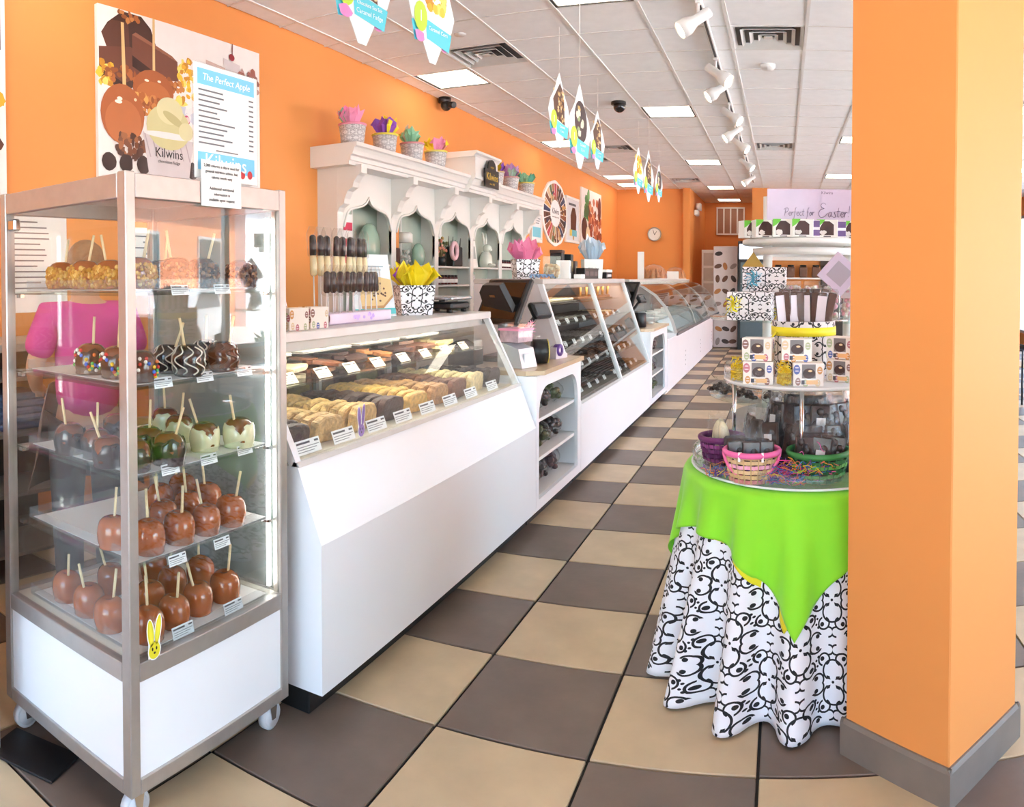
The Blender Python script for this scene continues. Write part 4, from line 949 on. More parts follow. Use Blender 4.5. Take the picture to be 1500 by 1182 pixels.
# ------------------------------------------------------------------ pictures on the left wall (built flat, facing +X)
def board(name, label, cat, y, z, w, h, frame=None, depth=.03):
    t = thing(name, label, cat, (WX + depth, y, z), PI / 2)
    MB().box(-w / 2, w / 2, .0, depth - .001, -h / 2, h / 2, b=.003).build('panel', PAPER, t)
    if frame:
        for a in ((-w / 2, w / 2, -h / 2, -h / 2 + .04), (-w / 2, w / 2, h / 2 - .04, h / 2), (-w / 2, -w / 2 + .04, -h / 2 + .04, h / 2 - .04), (w / 2 - .04, w / 2, -h / 2 + .04, h / 2 - .04)):
            MB().box(a[0], a[1], -.012, 0, a[2], a[3], b=.003).build('frame', frame, t)
    return t
t = board('apple_poster', 'large wall poster of caramel apples, fudge, popcorn and ice cream', 'poster', 3.64, 2.55, 1.54, 1.30)
O = lambda y, z: (y - 3.64, z - 2.55)
m = MB(); BG = (238, 234, 230); m.rect(-.77, .77, -.65, .65, BG, .001)
def pl(pts, c, l): m.q([O(*p) for p in pts], c, l)
def pe(y, z, a, b, c, l, n=22, rot=0.0): m.ell(*O(y, z), a, b, c, l, n, rot)
def cl(y, z, ry, rz, cols, n, s, l):
    for i in range(n):
        a = R.uniform(0, 2 * PI); q = math.sqrt(R.uniform(0, 1)); m.blob(*O(y + ry * q * math.cos(a), z + rz * q * math.sin(a)), s * R.uniform(.7, 1.3), s * R.uniform(.7, 1.3), R.choice(cols), l + .00001 * i, 8, .3)
POPC = [(240, 196, 60), (226, 172, 40), (250, 220, 110), (200, 140, 40)]; CARC = [(200, 130, 66), (176, 100, 46), (150, 84, 40)]
pl([(2.90, 3.03), (2.95, 3.10), (3.07, 3.19), (3.23, 3.19), (3.31, 3.13), (3.36, 3.02), (3.14, 2.93), (2.95, 2.93)], (70, 38, 28), .0012); pl([(2.90, 3.03), (2.98, 3.12), (3.12, 3.13), (3.13, 2.95), (2.95, 2.93)], (96, 56, 42), .0014); cl(3.12, 3.17, .09, .03, CARC, 14, .018, .0016)
pl([(2.88, 2.94), (3.14, 2.98), (3.32, 2.86), (3.08, 2.74), (2.88, 2.82)], (112, 66, 50), .0018); pl([(2.88, 2.82), (3.08, 2.74), (3.30, 2.85), (3.30, 2.80), (3.08, 2.69), (2.88, 2.76)], (70, 40, 32), .0019)
pl([(3.15, 3.06), (3.55, 2.96), (3.56, 2.83), (3.43, 2.82), (3.15, 2.92)], (118, 70, 52), .002); pl([(3.15, 2.93), (3.43, 2.82), (3.43, 2.76), (3.15, 2.86)], (62, 34, 28), .0021); pl([(3.15, 3.06), (3.55, 2.96), (3.50, 2.99), (3.18, 3.08)], (150, 96, 72), .0022)
cl(3.68, 2.86, .14, .13, POPC, 60, .022, .0024); cl(2.93, 2.78, .06, .08, POPC, 22, .022, .0024); cl(3.38, 2.79, .22, .05, CARC, 46, .02, .003); cl(3.02, 2.80, .12, .05, CARC, 20, .02, .003)
pl([(3.325, 3.2), (3.345, 3.2), (3.345, 2.82), (3.322, 2.82)], (222, 190, 132), .0034); pe(3.33, 2.73, .18, .135, (168, 92, 44), .0036); pe(3.33, 2.70, .15, .09, (186, 108, 54), .0037); pe(3.27, 2.79, .02, .008, (250, 240, 220), .0038); pe(3.38, 2.80, .016, .008, (250, 240, 220), .0038)
cl(3.27, 2.63, .16, .07, CARC + [(226, 170, 90)], 46, .02, .004)
cl(3.62, 2.60, .10, .08, [(216, 216, 224), (196, 200, 214), (232, 226, 226)], 26, .03, .0042); cl(3.57, 2.70, .03, .03, POPC, 6, .03, .0044); pe(3.63, 2.58, .03, .035, (190, 70, 110), .0046); pe(3.64, 2.585, .02, .02, (232, 200, 200), .0047)
pl([(3.055, 3.12), (3.08, 3.12), (3.095, 2.70), (3.065, 2.70)], (222, 186, 126), .005); pe(3.065, 2.545, .18, .19, (172, 96, 50), .0052); pe(3.07, 2.50, .15, .14, (188, 112, 64), .0053); pe(3.04, 2.64, .022, .012, (255, 244, 226), .0054); pe(3.03, 2.62, .03, .012, (255, 244, 226), .0054); pe(3.17, 2.65, .012, .01, (240, 214, 180), .0054)
cl(3.13, 2.35, .13, .08, [(120, 72, 44), (160, 100, 60), (84, 50, 36)], 44, .022, .0056)
for y in (2.95, 3.09, 3.235, 3.68): m.blob(*O(y, 2.24), .055, .06, (52, 32, 28), .006, 12, .1)
for y, z in ((2.95, 2.06), (3.1, 2.04), (3.3, 2.03), (3.7, 2.06), (3.9, 2.05)): m.blob(*O(y, z), .09, .08, R.choice([(60, 36, 30), (130, 84, 54)]), .006, 12, .2)
pl([(3.23, 2.46), (3.69, 2.44), (3.62, 2.02), (3.31, 2.02)], (206, 198, 200), .007)
for k in range(7): pl([(3.24 + .06 * k, 2.45), (3.25 + .06 * k, 2.45), (3.30 + .06 * k, 2.3), (3.29 + .06 * k, 2.3)], (176, 164, 168), .0072)
pe(3.46, 2.51, .20, .15, (206, 200, 148), .0076); pe(3.46, 2.455, .225, .022, (232, 228, 226), .0078); pe(3.47, 2.62, .12, .09, (218, 212, 166), .008); pe(3.50, 2.57, .1, .03, (190, 182, 128), .0081, rot=-.4); pe(3.62, 2.50, .07, .06, (216, 210, 164), .0082)
pl([(4.0, 3.08), (4.18, 3.06), (4.15, 2.9), (4.04, 2.9)], (214, 206, 206), .0084); pe(4.09, 3.10, .03, .025, (150, 30, 40), .0086); pl([(4.095, 3.2), (4.105, 3.2), (4.1, 3.12), (4.09, 3.12)], (120, 70, 60), .0086); pl([(3.82, 3.03), (4.02, 3.01), (4.02, 2.99), (3.82, 3.0)], (206, 180, 170), .0084); cl(4.28, 2.95, .12, .08, [(150, 90, 80), (190, 150, 140), (110, 60, 60)], 26, .03, .0088)
m.build('print', PAINT(), t, recalc=False); text('Kilwins', .088, INK, t, (*O(3.46, 0)[:1], -.0084, O(0, 2.335)[1])); text('chocolates fudge', .03, INK, t, (O(3.46, 0)[0], -.0084, O(0, 2.28)[1]))
t = board('popcorn_poster', 'dark wall poster with yellow popcorn cut off at the left edge', 'poster', 1.52, 2.6, 1.38, 1.25)
m = MB(); m.rect(-.69, .69, -.62, .62, BG, .001)
for i in range(60): m.blob(R.uniform(-.3, .66), R.uniform(-.2, .0), .04, .04, R.choice(POPC), .002 + i * .00002, 8)
for i in range(40): m.blob(R.uniform(-.3, .62), R.uniform(-.45, -.25), .05, .05, R.choice([(130, 70, 40), (90, 50, 36)]), .004 + i * .00002, 8)
m.rect(.2, .66, .2, .5, (64, 36, 34), .0022); m.build('print', PAINT(), t, recalc=False)
t = board('menu_board', 'white framed price board beside the hutch end', 'menu', 10.80, 2.32, .50, .56, WHITE2, .03)
m = MB(); m.rect(-.2, .2, -.23, .23, (226, 228, 230), .002); m.rect(-.19, .19, -.2, -.05, (120, 196, 214), .003)
for k in range(6): m.rect(-.17, .17 - .03 * (k % 3), .18 - .035 * k, .195 - .035 * k, (130, 134, 140), .003)
m.build('print', PAINT(), t, recalc=False)
t = thing('round_sign', 'large round chocolate wheel sign with white centre on the orange wall', 'sign', (WX + .03, 11.76, 2.555), PI / 2)
m = MB(); m.prism([(.68 * math.cos(a) * (1 + .012 * math.cos(12 * a)), .53 * math.sin(a) * (1 + .012 * math.cos(12 * a))) for a in [2 * PI * i / 72 for i in range(72)]], 0, .028, 'y'); m.build('disc', PAPER, t)
m = MB(); cs = [(120, 70, 44), (176, 120, 70), (64, 40, 34), (206, 160, 96), (96, 120, 66), (150, 84, 50), (40, 52, 90), (214, 190, 150), (190, 60, 80), (110, 66, 46)]
for k in range(26):
    a, b = 2 * PI * k / 26 + .02, 2 * PI * (k + 1) / 26 - .02; c = cs[(k * 3) % 10]
    m.q([(.28 * math.cos(a), .22 * math.sin(a)), (.62 * math.cos(a), .485 * math.sin(a)), (.62 * math.cos(b), .485 * math.sin(b)), (.28 * math.cos(b), .22 * math.sin(b))], c, .001)
for k in range(40): a = R.uniform(0, 6.28); q = R.uniform(.5, .95); m.blob(.6 * q * math.cos(a), .47 * q * math.sin(a), .045, .03, R.choice(cs), .0015 + .00002 * k, 8)
m.ell(0, 0, .27, .21, (240, 240, 240), .003, 28); m.build('print', PAINT(), t, recalc=False)
text('Kilwins', .13, INK, t, (0, -.0042, .03)); text('chocolates  fudge  ice cream', .032, INK, t, (0, -.0042, -.06))
t = board('framed_picture', 'white framed picture of a dipped ice cream bar on the orange wall', 'picture', 12.78, 2.52, .84, .80, WHITE2, .03)
m = MB(); m.rect(-.38, .38, -.36, .36, (214, 216, 220), .002); m.rect(-.25, .2, .25, .29, (80, 84, 90), .003)
m.q([(-.12, -.2), (.2, -.2), (.24, .08), (.14, .22), (-.02, .22), (-.14, .08)], (86, 46, 34), .003); m.rect(0, .09, -.34, -.2, (206, 164, 112), .003); m.rect(-.05, .26, -.28, -.17, (110, 190, 206), .004); m.rect(-.2, -.05, -.28, -.17, (226, 200, 90), .004)
m.build('print', PAINT(), t, recalc=False)
t = board('dessert_poster', 'tall wall poster of strawberries and chocolate desserts, farthest on the orange wall', 'poster', 14.12, 2.57, 1.54, 1.22)
m = MB(); m.rect(-.77, .77, -.61, .61, (232, 226, 222), .001)
for i in range(16): m.blob(-.35 + R.uniform(-.16, .14), .35 + R.uniform(-.3, .24), .1, .09, R.choice([(70, 130, 70), (96, 160, 96), (50, 100, 60)]), .002 + i * .00003, 8)
for i in range(70): m.blob(R.uniform(-.2, .7), R.uniform(-.5, .4) , .09, .07, R.choice([(150, 60, 40), (180, 90, 56), (110, 50, 40), (214, 150, 110), (190, 110, 80)]), .003 + i * .00003, 9)
m.ell(-.55, -.15, .2, .22, (84, 46, 40), .006); m.ell(-.3, -.28, .16, .2, (226, 206, 170), .0064); m.ell(.6, .3, .12, .24, (92, 44, 40), .0064); m.rect(-.75, -.55, -.6, -.35, (236, 232, 228), .0066)
m.build('print', PAINT(), t, recalc=False)

# ------------------------------------------------------------------ hanging egg signs
def egg_sign(name, lab, loc, kind, s=1.0, rz=PI / 2 - .13, words=None):
    t = thing(name, lab, 'hanging sign', loc, rz, 'hanging paper egg signs'); W_, H_ = .235 * s, .34 * s
    out = [(0, H_), (.035 * s, .29 * s), (.10 * s, .17 * s), (.19 * s, .07 * s), (W_, -.03 * s), (.20 * s, -.12 * s), (.12 * s, -.17 * s), (.09 * s, -.24 * s), (.03 * s, -H_), (-.03 * s, -H_), (-.09 * s, -.24 * s), (-.12 * s, -.17 * s), (-.20 * s, -.12 * s), (-W_, -.03 * s), (-.19 * s, .07 * s), (-.10 * s, .17 * s), (-.035 * s, .29 * s)]
    MB().prism(out, -.002, .002, 'y', (226, 238, 240)).build('card', PAINT(), t)
    for side in (0, 1):
        m = MB()
        if side: m.T = Matrix.Rotation(PI, 4, 'Z')
        if kind == 0:
            for i in range(40): m.blob(.03 * s + R.uniform(-.09, .10) * s, .06 * s + R.uniform(-.09, .14) * s, .03 * s, .03 * s, R.choice(POPC), .003 + i * .00002, 8)
        elif kind == 1:
            m.ell(.02 * s, .04 * s, .13 * s, .17 * s, (70, 56, 58), .003, rot=.2)
            for i in range(8): m.blob(R.uniform(-.06, .09) * s, R.uniform(-.06, .15) * s, .03 * s, .03 * s, R.choice([(226, 220, 200), (200, 170, 100), (150, 170, 120)]), .0034 + i * .00002, 8)
        else:
            m.q([(-.10 * s, -.08 * s), (.12 * s, -.12 * s), (.10 * s, .16 * s), (.01 * s, .25 * s), (-.14 * s, .08 * s)], (92, 62, 48), .003)
            for i in range(30): m.blob(.03 * s + R.uniform(-.07, .08) * s, .05 * s + R.uniform(-.14, .14) * s, .016 * s, .016 * s, R.choice([(206, 176, 120), (170, 130, 84), (226, 206, 160)]), .0034 + i * .00002, 7)
        m.q([(-.07 * s, -.10 * s), (.20 * s, -.13 * s), (.17 * s, -.24 * s), (-.06 * s, -.21 * s)], (90, 206, 222), .0042)
        m.ell(-.12 * s, -.10 * s, .065 * s, .085 * s, (190, 224, 70), .0046, 14); m.blob(-.13 * s, -.21 * s, .05 * s, .03 * s, (226, 140, 200), .0048, 10)
        m.build('print', PAINT(), t, recalc=False)
    ws = words or ('Caramel', 'Corn')
    for k, w_ in enumerate(ws): text(w_, .034 * s if len(w_) < 14 else .026 * s, WHITEINK, t, (.055 * s, -.0062, (-.145 - .04 * k) * s))
    text('1', .09 * s, WHITEINK, t, (-.12 * s, -.0062, -.10 * s))
    MB().tube([(0, 0, H_), (0, 0, CZ - .012 - loc[2])], .0012, n=4).build('string', PAPER, t)
EG = [((-1.936, 3.114, 2.97), 2, 'paper egg sign of sea salt caramel fudge, nearest and cut by the frame', ('Chocolate Sea Salt', 'Caramel Fudge'), 1.0), ((-1.864, 3.727, 3.0), 0, 'paper egg sign of yellow caramel corn, second from the front', ('Caramel Corn',), .95),
      ((-1.741, 5.70, 2.82), 2, 'paper egg sign of a nut bar, left in the middle trio', None, .86), ((-1.41, 5.104, 2.56), 1, 'paper egg sign of a dark dessert, lowest in the middle trio', None, .86), ((-1.821, 7.251, 2.865), 2, 'paper egg sign, rightmost and smallest in the middle trio', None, .85),
      ((-1.812, 9.33, 2.853), 0, 'paper egg sign, left in the farthest trio', None, .85), ((-1.511, 8.387, 2.652), 2, 'paper egg sign, lowest in the farthest trio', None, .85), ((-1.756, 10.57, 2.853), 1, 'paper egg sign, rightmost in the farthest trio', None, .8)]
for loc, k, lab, ws, s in EG: egg_sign('hanging_egg_sign', lab, loc, k, s, words=ws)

# ------------------------------------------------------------------ track lights, cameras, detectors
tr = thing('light_track', 'white ceiling track carrying the spotlights', 'light track', (-.6, 9.0, CZ - .013))
MB().box(-.022, .022, -6.2, 6.2, -.035, 0, b=.004).build('rail', WHITE2, tr); MB().box(-.009, .009, -6.15, 6.15, -.037, -.0345).build('slot', BLACK, tr)
LAMPF = mat('spot_face', (255, 248, 230), emit=(255, 240, 208), es=9)
hm = MB().lathe([(0, -.10), (.036, -.10), (.038, -.09), (.038, .03), (.05, .06), (.062, .09), (.064, .16), (.058, .16), (.05, .12), (0, .12)], 18, ax='x').mesh('lamp_head', WHITE2)
fm_ = MB().lathe([(0, .15), (.057, .15), (.057, .146), (0, .146)], 16, ax='x').mesh('lamp_face', LAMPF)
for k, (y, lr) in enumerate([(3.6, 1), (5.25, -1), (6.62, 1), (7.18, -1), (8.3, 1), (9.3, -1), (10.1, 1), (11.8, 1), (13.7, -1)]):
    t = thing('track_spotlight', 'white cylinder spotlight on the ceiling track, %s from the front' % ORD(k), 'spotlight', (-.6, y, CZ - .05), group='spotlights on the ceiling track')
    MB().cyl(0, 0, -.10, 0, .011).box(-.02, .02, -.03, .03, -.022, -.001, b=.004).build('stem', WHITE2, t)
    yaw = -.35 if lr > 0 else PI + .35
    link('lamp_head', hm, t, loc=(0, 0, -.125), rot=(0, .62, yaw)); link('lamp_face', fm_, t, loc=(0, 0, -.125), rot=(0, .62, yaw))
t = thing('security_camera', 'black security camera at the top of the orange wall', 'camera', (-3.60, 7.5, CZ - .001))
MB().lathe([(0, -.06), (.06, -.06), (.07, -.05), (.07, 0), (0, 0)], 18).build('base', BLACK, t); MB().sph((.02, 0, -.085), .062, n=14, m=9).build('ball', BLACK, t); MB().lathe([(0, .0), (.034, 0), (.036, .10), (.028, .10), (0, .09)], 14, ax='x').build('lens', BLACK, t, loc=(.05, -.02, -.085), rot=(0, .2, -.4))
t = thing('dome_camera', 'black dome camera on the ceiling above the hanging eggs', 'camera', (-1.84, 8.3, CZ - .005)); MB().lathe([(0, 0), (.085, 0), (.085, -.03), (0, -.03)], 20).build('base', BLACK, t); MB().sph((.01, 0, -.05), .07, n=16, m=10).build('dome', mat('gloss_black', (14, 14, 16), rough=.1, coat=.6), t)
simple('smoke_detector', 'small white smoke detector right of the track lights', 'detector', (-.15, 7.0, CZ - .004), MB().lathe([(0, 0), (.07, 0), (.07, -.02), (.055, -.045), (0, -.05)], 20), WHITE2)
simple('ceiling_sprinkler', 'small flush disc beside the large louvred vent', 'sprinkler', (-2.55, 5.6, CZ - .004), MB().lathe([(0, 0), (.05, 0), (.045, -.012), (0, -.014)], 18), VM)

# ------------------------------------------------------------------ far end
t = thing('wall_clock', 'round wall clock on the far orange wall', 'clock', (-2.83, 16.495, 2.48)); MB().lathe([(0, 0), (.155, 0), (.155, -.04), (.135, -.045), (.135, -.02), (0, -.02)], 28, ax='y').build('case', mat('clock_rim', (176, 170, 160), rough=.4), t); MB().ell(0, 0, .134, .134, (238, 236, 230), .024, 28).build('dial', PAINT(), t, recalc=False)
m = MB(); m.q([(-.006, -.02), (.006, -.02), (.055, .06), (.047, .066)], (20, 20, 20), .027); m.q([(-.006, -.01), (.006, -.01), (-.03, .1), (-.038, .097)], (20, 20, 20), .028); m.build('hands', PAINT(), t, recalc=False)
t = thing('emergency_light', 'white twin emergency light on the orange pilaster', 'emergency light', (-2.028, 17.3, 3.05), PI / 2); MB().box(-.16, .16, -.09, 0, -.1, .02, b=.015).build('housing', WHITE2, t)
for s in (-1, 1): MB().lathe([(0, 0), (.075, 0), (.085, -.09), (0, -.095)], 16, ax='y').build('lamp', WHITE2, t, loc=(s * .1, -.05, .1))
t = thing('return_grille', 'white framed return air grille in the alcove wall', 'vent', (-1.36, 19.595, 3.0))
MB().box(-.36, .36, -.02, 0, -.34, .34).build('back', mat('grille_dark', (158, 116, 94), rough=.6), t)
for k in range(5): MB().box(-.35 + .175 * k - .018, -.35 + .175 * k + .018, -.035, -.02, -.34, .34).build('bar', WHITE2, t)
for z in (-.34, .34): MB().box(-.37, .37, -.036, -.02, z - .02, z + .02).build('frame', WHITE2, t)
t = thing('freezer_panel', 'upright freezer side printed with chocolates at the far end', 'freezer', (-1.22, 16.2, 0))
MB().box(-.27, .255, 0, .8, .02, 2.2, b=.01).build('body', mat('freezer_print_ground', (206, 192, 190), rough=.5), t)
m = MB()
for i in range(22):
    x, z = -.165 + .16 * (i % 3) + R.uniform(-.015, .015), .15 + .27 * (i // 3); m.ell(x, z, .085, .048, R.choice([(96, 60, 44), (60, 42, 38), (170, 110, 60), (140, 124, 120)]), .001 + .00001 * i, 12, R.uniform(0, 3))
m.build('print', PAINT(), t, recalc=False)
t = thing('white_folding_panel', 'pale louvred door panel left of the printed freezer', 'panel', (-1.66, 16.9, 0)); MB().box(-.16, .16, 0, .04, 0, 2.15).build('board', WHITE2, t)
for k in range(6): MB().box(-.12, .12, -.012, 0, .1 + .34 * k, .38 + .34 * k, b=.006).build('inset', mat('door_inset', (200, 190, 182), rough=.5), t)
t = thing('drinks_cooler', 'black glass fronted drinks cooler with a lit top sign', 'cooler', (-.62, 15.9, 0)); MB().box(-.33, .33, .06, .7, 0, 2.3, b=.01).build('cabinet', BLACK, t)
MB().box(-.27, .27, .045, .06, .25, 1.85).build('glass_door', mat('cooler_glass', (84, 98, 104), rough=.1), t)
MB().box(-.3, .3, .03, .06, 1.92, 2.24, b=.01).build('lit_sign', mat('backlit_sign', (225, 235, 250), emit=(214, 228, 250), es=1.0), t); text('Take it Home', .1, INK, t, (0, .028, 2.08), shear=.3)
for z in (.6, 1.0, 1.4): MB().box(-.27, .27, .03, .045, z - .012, z + .012).build('shelf_edge', GREYP, t)
# ------------------------------------------------------------------ round table with cloths
TX, TY, TZ, TR = .10, 3.03, .755, .46
t = thing('round_table', 'round display table under the black and white print cloth', 'table', (TX, TY, 0))
MB().cyl(0, 0, TZ - .03, TZ - .004, TR - .012, n=40).build('tabletop', mat('table_wood', (120, 90, 66), rough=.6), t)
MB().cyl(0, 0, .03, TZ - .03, .045, n=14).build('column', BLACK, t); MB().lathe([(0, 0), (.24, 0), (.24, .015), (.06, .04), (0, .04)], 24).build('foot', BLACK, t)
def fold(a, sharp=.7):
    d = math.degrees(a); s_ = math.cos(math.radians((d - 264) * 18.0) + .5 * math.sin(2 * a + 1))
    return (abs(s_) ** sharp) * (1 if s_ > 0 else -1) * (1 + .35 * math.sin(3 * a + 2))
def cloth(name, drop, amp, flare, e, n, rows, m_, label, cat, twist=0.0, gap=0.0):
    m = MB(); m.uv = []; vs = []; 
    for j in range(rows + 1):
        f = j / rows
        for i in range(n + 1):
            a = 2 * PI * i / n; D = drop(a) if callable(drop) else drop
            if f < .22: r = (TR + e) * (f / .22) ** .8; z = TZ + e; q = 0; L_ = r
            else:
                g = (f - .22) / .78; s = D * g
                r = TR + e + .006 + (flare * (.66 + .34 * math.cos(a - 4.62)) + amp * fold(a)) * (1 - .93 * math.exp(-(((math.degrees(a) - 302) / 21) ** 2))) * (s / .74) ** 1.15 + .012 * math.sin(min(s / .03, 1) * PI / 2)
                z = TZ + e - s + (.012 * (1 - min(s / .03, 1)) - .0) * 0; L_ = TR + s
                a2 = a + twist * math.sin(5 * a) * g
            vs.append((r * math.cos(a), r * math.sin(a), max(z, .006 + e))); m.uv.append((a * .56, L_))
    fs = [(j * (n + 1) + i, j * (n + 1) + i + 1, (j + 1) * (n + 1) + i + 1, (j + 1) * (n + 1) + i) for j in range(rows) for i in range(n)]
    m.add(vs, fs, smooth=True); m.sm = [True] * len(fs)
    o = m.build(name, m_); o.location = (TX, TY, 0); o['label'] = label; o['category'] = cat
    o.modifiers.new('solid', 'SOLIDIFY').thickness = .0015
    return o
cloth('table_cloth', TZ - .012, .062, .135, 0, 288, 44, damask('cloth_print', (236, 237, 242), (20, 18, 22), 'uv', s=.72, rough=.75), 'white tablecloth with black scroll print hanging to the floor', 'tablecloth')
def sq(s, off):
    def d(a):
        b = a - math.radians(265) - off; return max(.05, s / max(abs(math.cos(b)) , 1e-6) if abs(math.cos(b)) * 0 else s / (abs(math.cos(b)) + abs(math.sin(b))) - TR)
    return d
LIME = mat('lime_cloth', (142, 226, 40), rough=.8, var=.03, sheen=.2); YELC = mat('yellow_cloth', (238, 226, 40), rough=.8, var=.03)
cloth('cloth_overlay', sq(.91, 0), .085, .135, .012, 288, 30, LIME, 'bright lime green square cloth draped over the table top', 'tablecloth')
cloth('cloth_underlay', sq(.895, -.07), .082, .13, .006, 288, 30, YELC, 'yellow square cloth peeking out below the lime green one', 'tablecloth')
ZT = TZ + .0145
t = thing('glass_tray', 'large round clear tray with a pale rim on the green cloth', 'tray', (TX, TY, ZT))
MB().lathe([(0, 0), (.455, 0), (.455, .008), (0, .008)], 56).build('base', SHELFG, t)
MB().lathe([(.448, .008), (.456, .008), (.456, .055), (.450, .055), (.448, .008)], 56).build('wall', ACRYL, t)
MB().tube([(.457 * math.cos(a), .457 * math.sin(a), .006) for a in [2 * PI * i / 64 for i in range(64)]], .0045, n=6, closed=True).build('rim', mat('pale_rim', (228, 232, 230), rough=.3), t)
ZT += .009
# woven baskets
def basket(name, label, loc, r, h, cols, rim, rz=0.0, flare=.28, handle=None):
    t = thing(name, label, 'basket', loc, rz)
    MB().cyl(0, 0, 0, .008, r * .95, n=24).build('bottom', mat('wicker_base', (186, 150, 104), rough=.8), t)
    nr = 6; n = 44
    for k in range(nr):
        m = MB(); z0, z1 = h * k / nr + .003, h * (k + 1) / nr - .001; vs = []
        for i in range(n):
            a = 2 * PI * i / n; w_ = .0035 * math.cos(11 * a + PI * (k % 2)) 
            for z in (z0, z1):
                rr = r * (1 + flare * z / h)
                vs.append(((rr + w_ + .0015) * math.cos(a), (rr + w_ + .0015) * math.sin(a), z)); vs.append(((rr + w_ - .0015) * math.cos(a), (rr + w_ - .0015) * math.sin(a), z))
        fs = []
        for i in range(n):
            b, d = 4 * i, 4 * ((i + 1) % n); fs += [(b, d, d + 2, b + 2), (b + 1, b + 3, d + 3, d + 1), (b + 2, d + 2, d + 3, b + 3), (b, b + 1, d + 1, d)]
        m.add(vs, fs, cols[k % len(cols)]); m.build('weaver', PAINT(), t)
    m = MB()
    for i in range(22):
        a = 2 * PI * (i + .5) / 22; m.tube([(r * 1.0 * math.cos(a), r * math.sin(a), .002), (r * (1 + flare) * math.cos(a), r * (1 + flare) * math.sin(a), h)], .003, cols[-1], 5)
    m.build('stakes', PAINT(), t, kind='stuff')
    MB().tube([(r * (1 + flare) * math.cos(a), r * (1 + flare) * math.sin(a), h) for a in [2 * PI * i / 36 for i in range(36)]], .009, rim, 7, closed=True, flat=1.2).build('rim', PAINT(), t)
    if handle:
        MB().tube([(r * 1.3 * math.cos(PI * i / 14), -r * .2 - .05 * math.sin(PI * i / 14), h * (1 - .9 * math.sin(PI * i / 14)) + .01) for i in range(15)], .006, handle, 6).build('handle', PAINT(), t)
        for a in (-2.0, -1.15): MB().box(r * 1.27 * math.cos(a) - .004, r * 1.27 * math.cos(a) + .004, r * 1.36 * math.sin(a), r * 1.36 * math.sin(a) + .01, h - .02, h + .012, (245, 240, 240)).build('tie', PAINT(), t)
    return t
basket('pink_basket', 'woven tan basket with a pink rim and handle at the table front', (-.105, 2.70, ZT), .078, .105, [(206, 130, 130), (214, 178, 130), (222, 190, 146), (240, 170, 196), (218, 186, 140), (206, 172, 124)], (240, 110, 170), 0, .26, (236, 110, 160))
basket('green_basket', 'woven green basket at the right of the table front', (.135, 2.72, ZT), .088, .10, [(40, 104, 52), (76, 146, 70), (34, 92, 50), (98, 160, 76), (44, 110, 56)], (52, 124, 60), 0, .26)
basket('purple_basket', 'woven purple basket at the left of the table', (-.232, 2.905, ZT), .062, .11, [(104, 36, 92), (140, 60, 120), (90, 30, 80)], (112, 40, 100), 0, .35)
# coloured paper shred
m = MB(); SHC = [(228, 60, 150), (80, 70, 180), (244, 150, 50), (70, 150, 210), (236, 110, 180), (250, 210, 70), (130, 70, 170), (240, 120, 90)]
def shred(m, x, y, z, n, sx, sy, sz, cols, L_=.05, w_=.0016):
    for k in range(n):
        p = Vector((x + R.gauss(0, sx), y + R.gauss(0, sy), z + abs(R.gauss(0, sz)) + .004)); d = Vector((R.uniform(-1, 1), R.uniform(-1, 1), R.uniform(-.5, .5))).normalized(); u = Vector((R.uniform(-1, 1), R.uniform(-1, 1), R.uniform(-1, 1))); ph = R.uniform(0, 6)
        m.tube([p + d * L_ * (i / 5 - .5) + u * .006 * math.sin(ph + 1.6 * i) for i in range(6)], w_, R.choice(cols), 3, caps=False)
shred(m, .01, 2.66, ZT, 260, .045, .02, .03, SHC); shred(m, -.20, 2.74, ZT, 110, .035, .02, .015, SHC); shred(m, .10, 2.62, ZT + .04, 60, .04, .012, .03, SHC + [(150, 210, 60), (250, 220, 60)])
for i, v in enumerate(m.v): m.v[i] = (v[0], max(v[1], 2.585), max(v[2], ZT + .001))
o = m.build('paper_shred', mat('confetti', attr=True, rough=.5, var=.02), recalc=False, kind='stuff'); o['label'] = 'tangle of coloured paper shred between the baskets'; o['category'] = 'paper shred'
# wrapped chocolates standing in and behind the baskets
DKC = mat('solid_dark_chocolate', (54, 34, 30), rough=.35, var=.25, vs=20, bump=.4, bs=30, coat=.2)
t = thing('riser_box', 'low dark riser behind the baskets on the table', 'riser', (TX + .02, TY + .03, ZT)); MB().lathe([(0, 0), (.29, 0), (.29, .06), (.2, .06), (.2, .11), (0, .11)], 36).build('riser', BLACK, t)
def choc_mesh(i):
    rr = random.Random(40 + i); m = MB(); m.box(-.036, .036, -.008, .008, .004, .115, b=.006)
    for k in range(5): m.sph((rr.uniform(-.02, .02), -.008, rr.uniform(.02, .10)), .013, n=8, m=5, sc=(1, .5, 1))
    return m.mesh('chocolate', DKC)
def wrap_mesh(i, w_=.046, h=.135, d=.02, ruff=.03):
    rr = random.Random(70 + i); m = MB(); nx, nz = 7, 9; vs = []; fs = []
    for s in (-1, 1):
        for j in range(nz + 1):
            for k in range(nx + 1):
                u, v = k / nx, j / nz; b = (math.sin(PI * u) ** .5) * (math.sin(PI * min(v * 1.15, 1)) ** .4 if v < .87 else .35)
                vs.append(((u - .5) * 2 * w_ * (1 + .12 * math.sin(9 * v + i) * .5) + rr.uniform(-.002, .002), s * (d * b + .0008) + rr.uniform(-.0025, .0025), v * h + (ruff * v * rr.uniform(.0, .9) if j == nz else 0)))
    for q in range(2):
        o = q * (nx + 1) * (nz + 1)
        for j in range(nz):
            for k in range(nx): fs.append((o + j * (nx + 1) + k, o + j * (nx + 1) + k + 1, o + (j + 1) * (nx + 1) + k + 1, o + (j + 1) * (nx + 1) + k))
    m.add(vs, fs, smooth=False); return m.mesh('wrapper', CELLO)
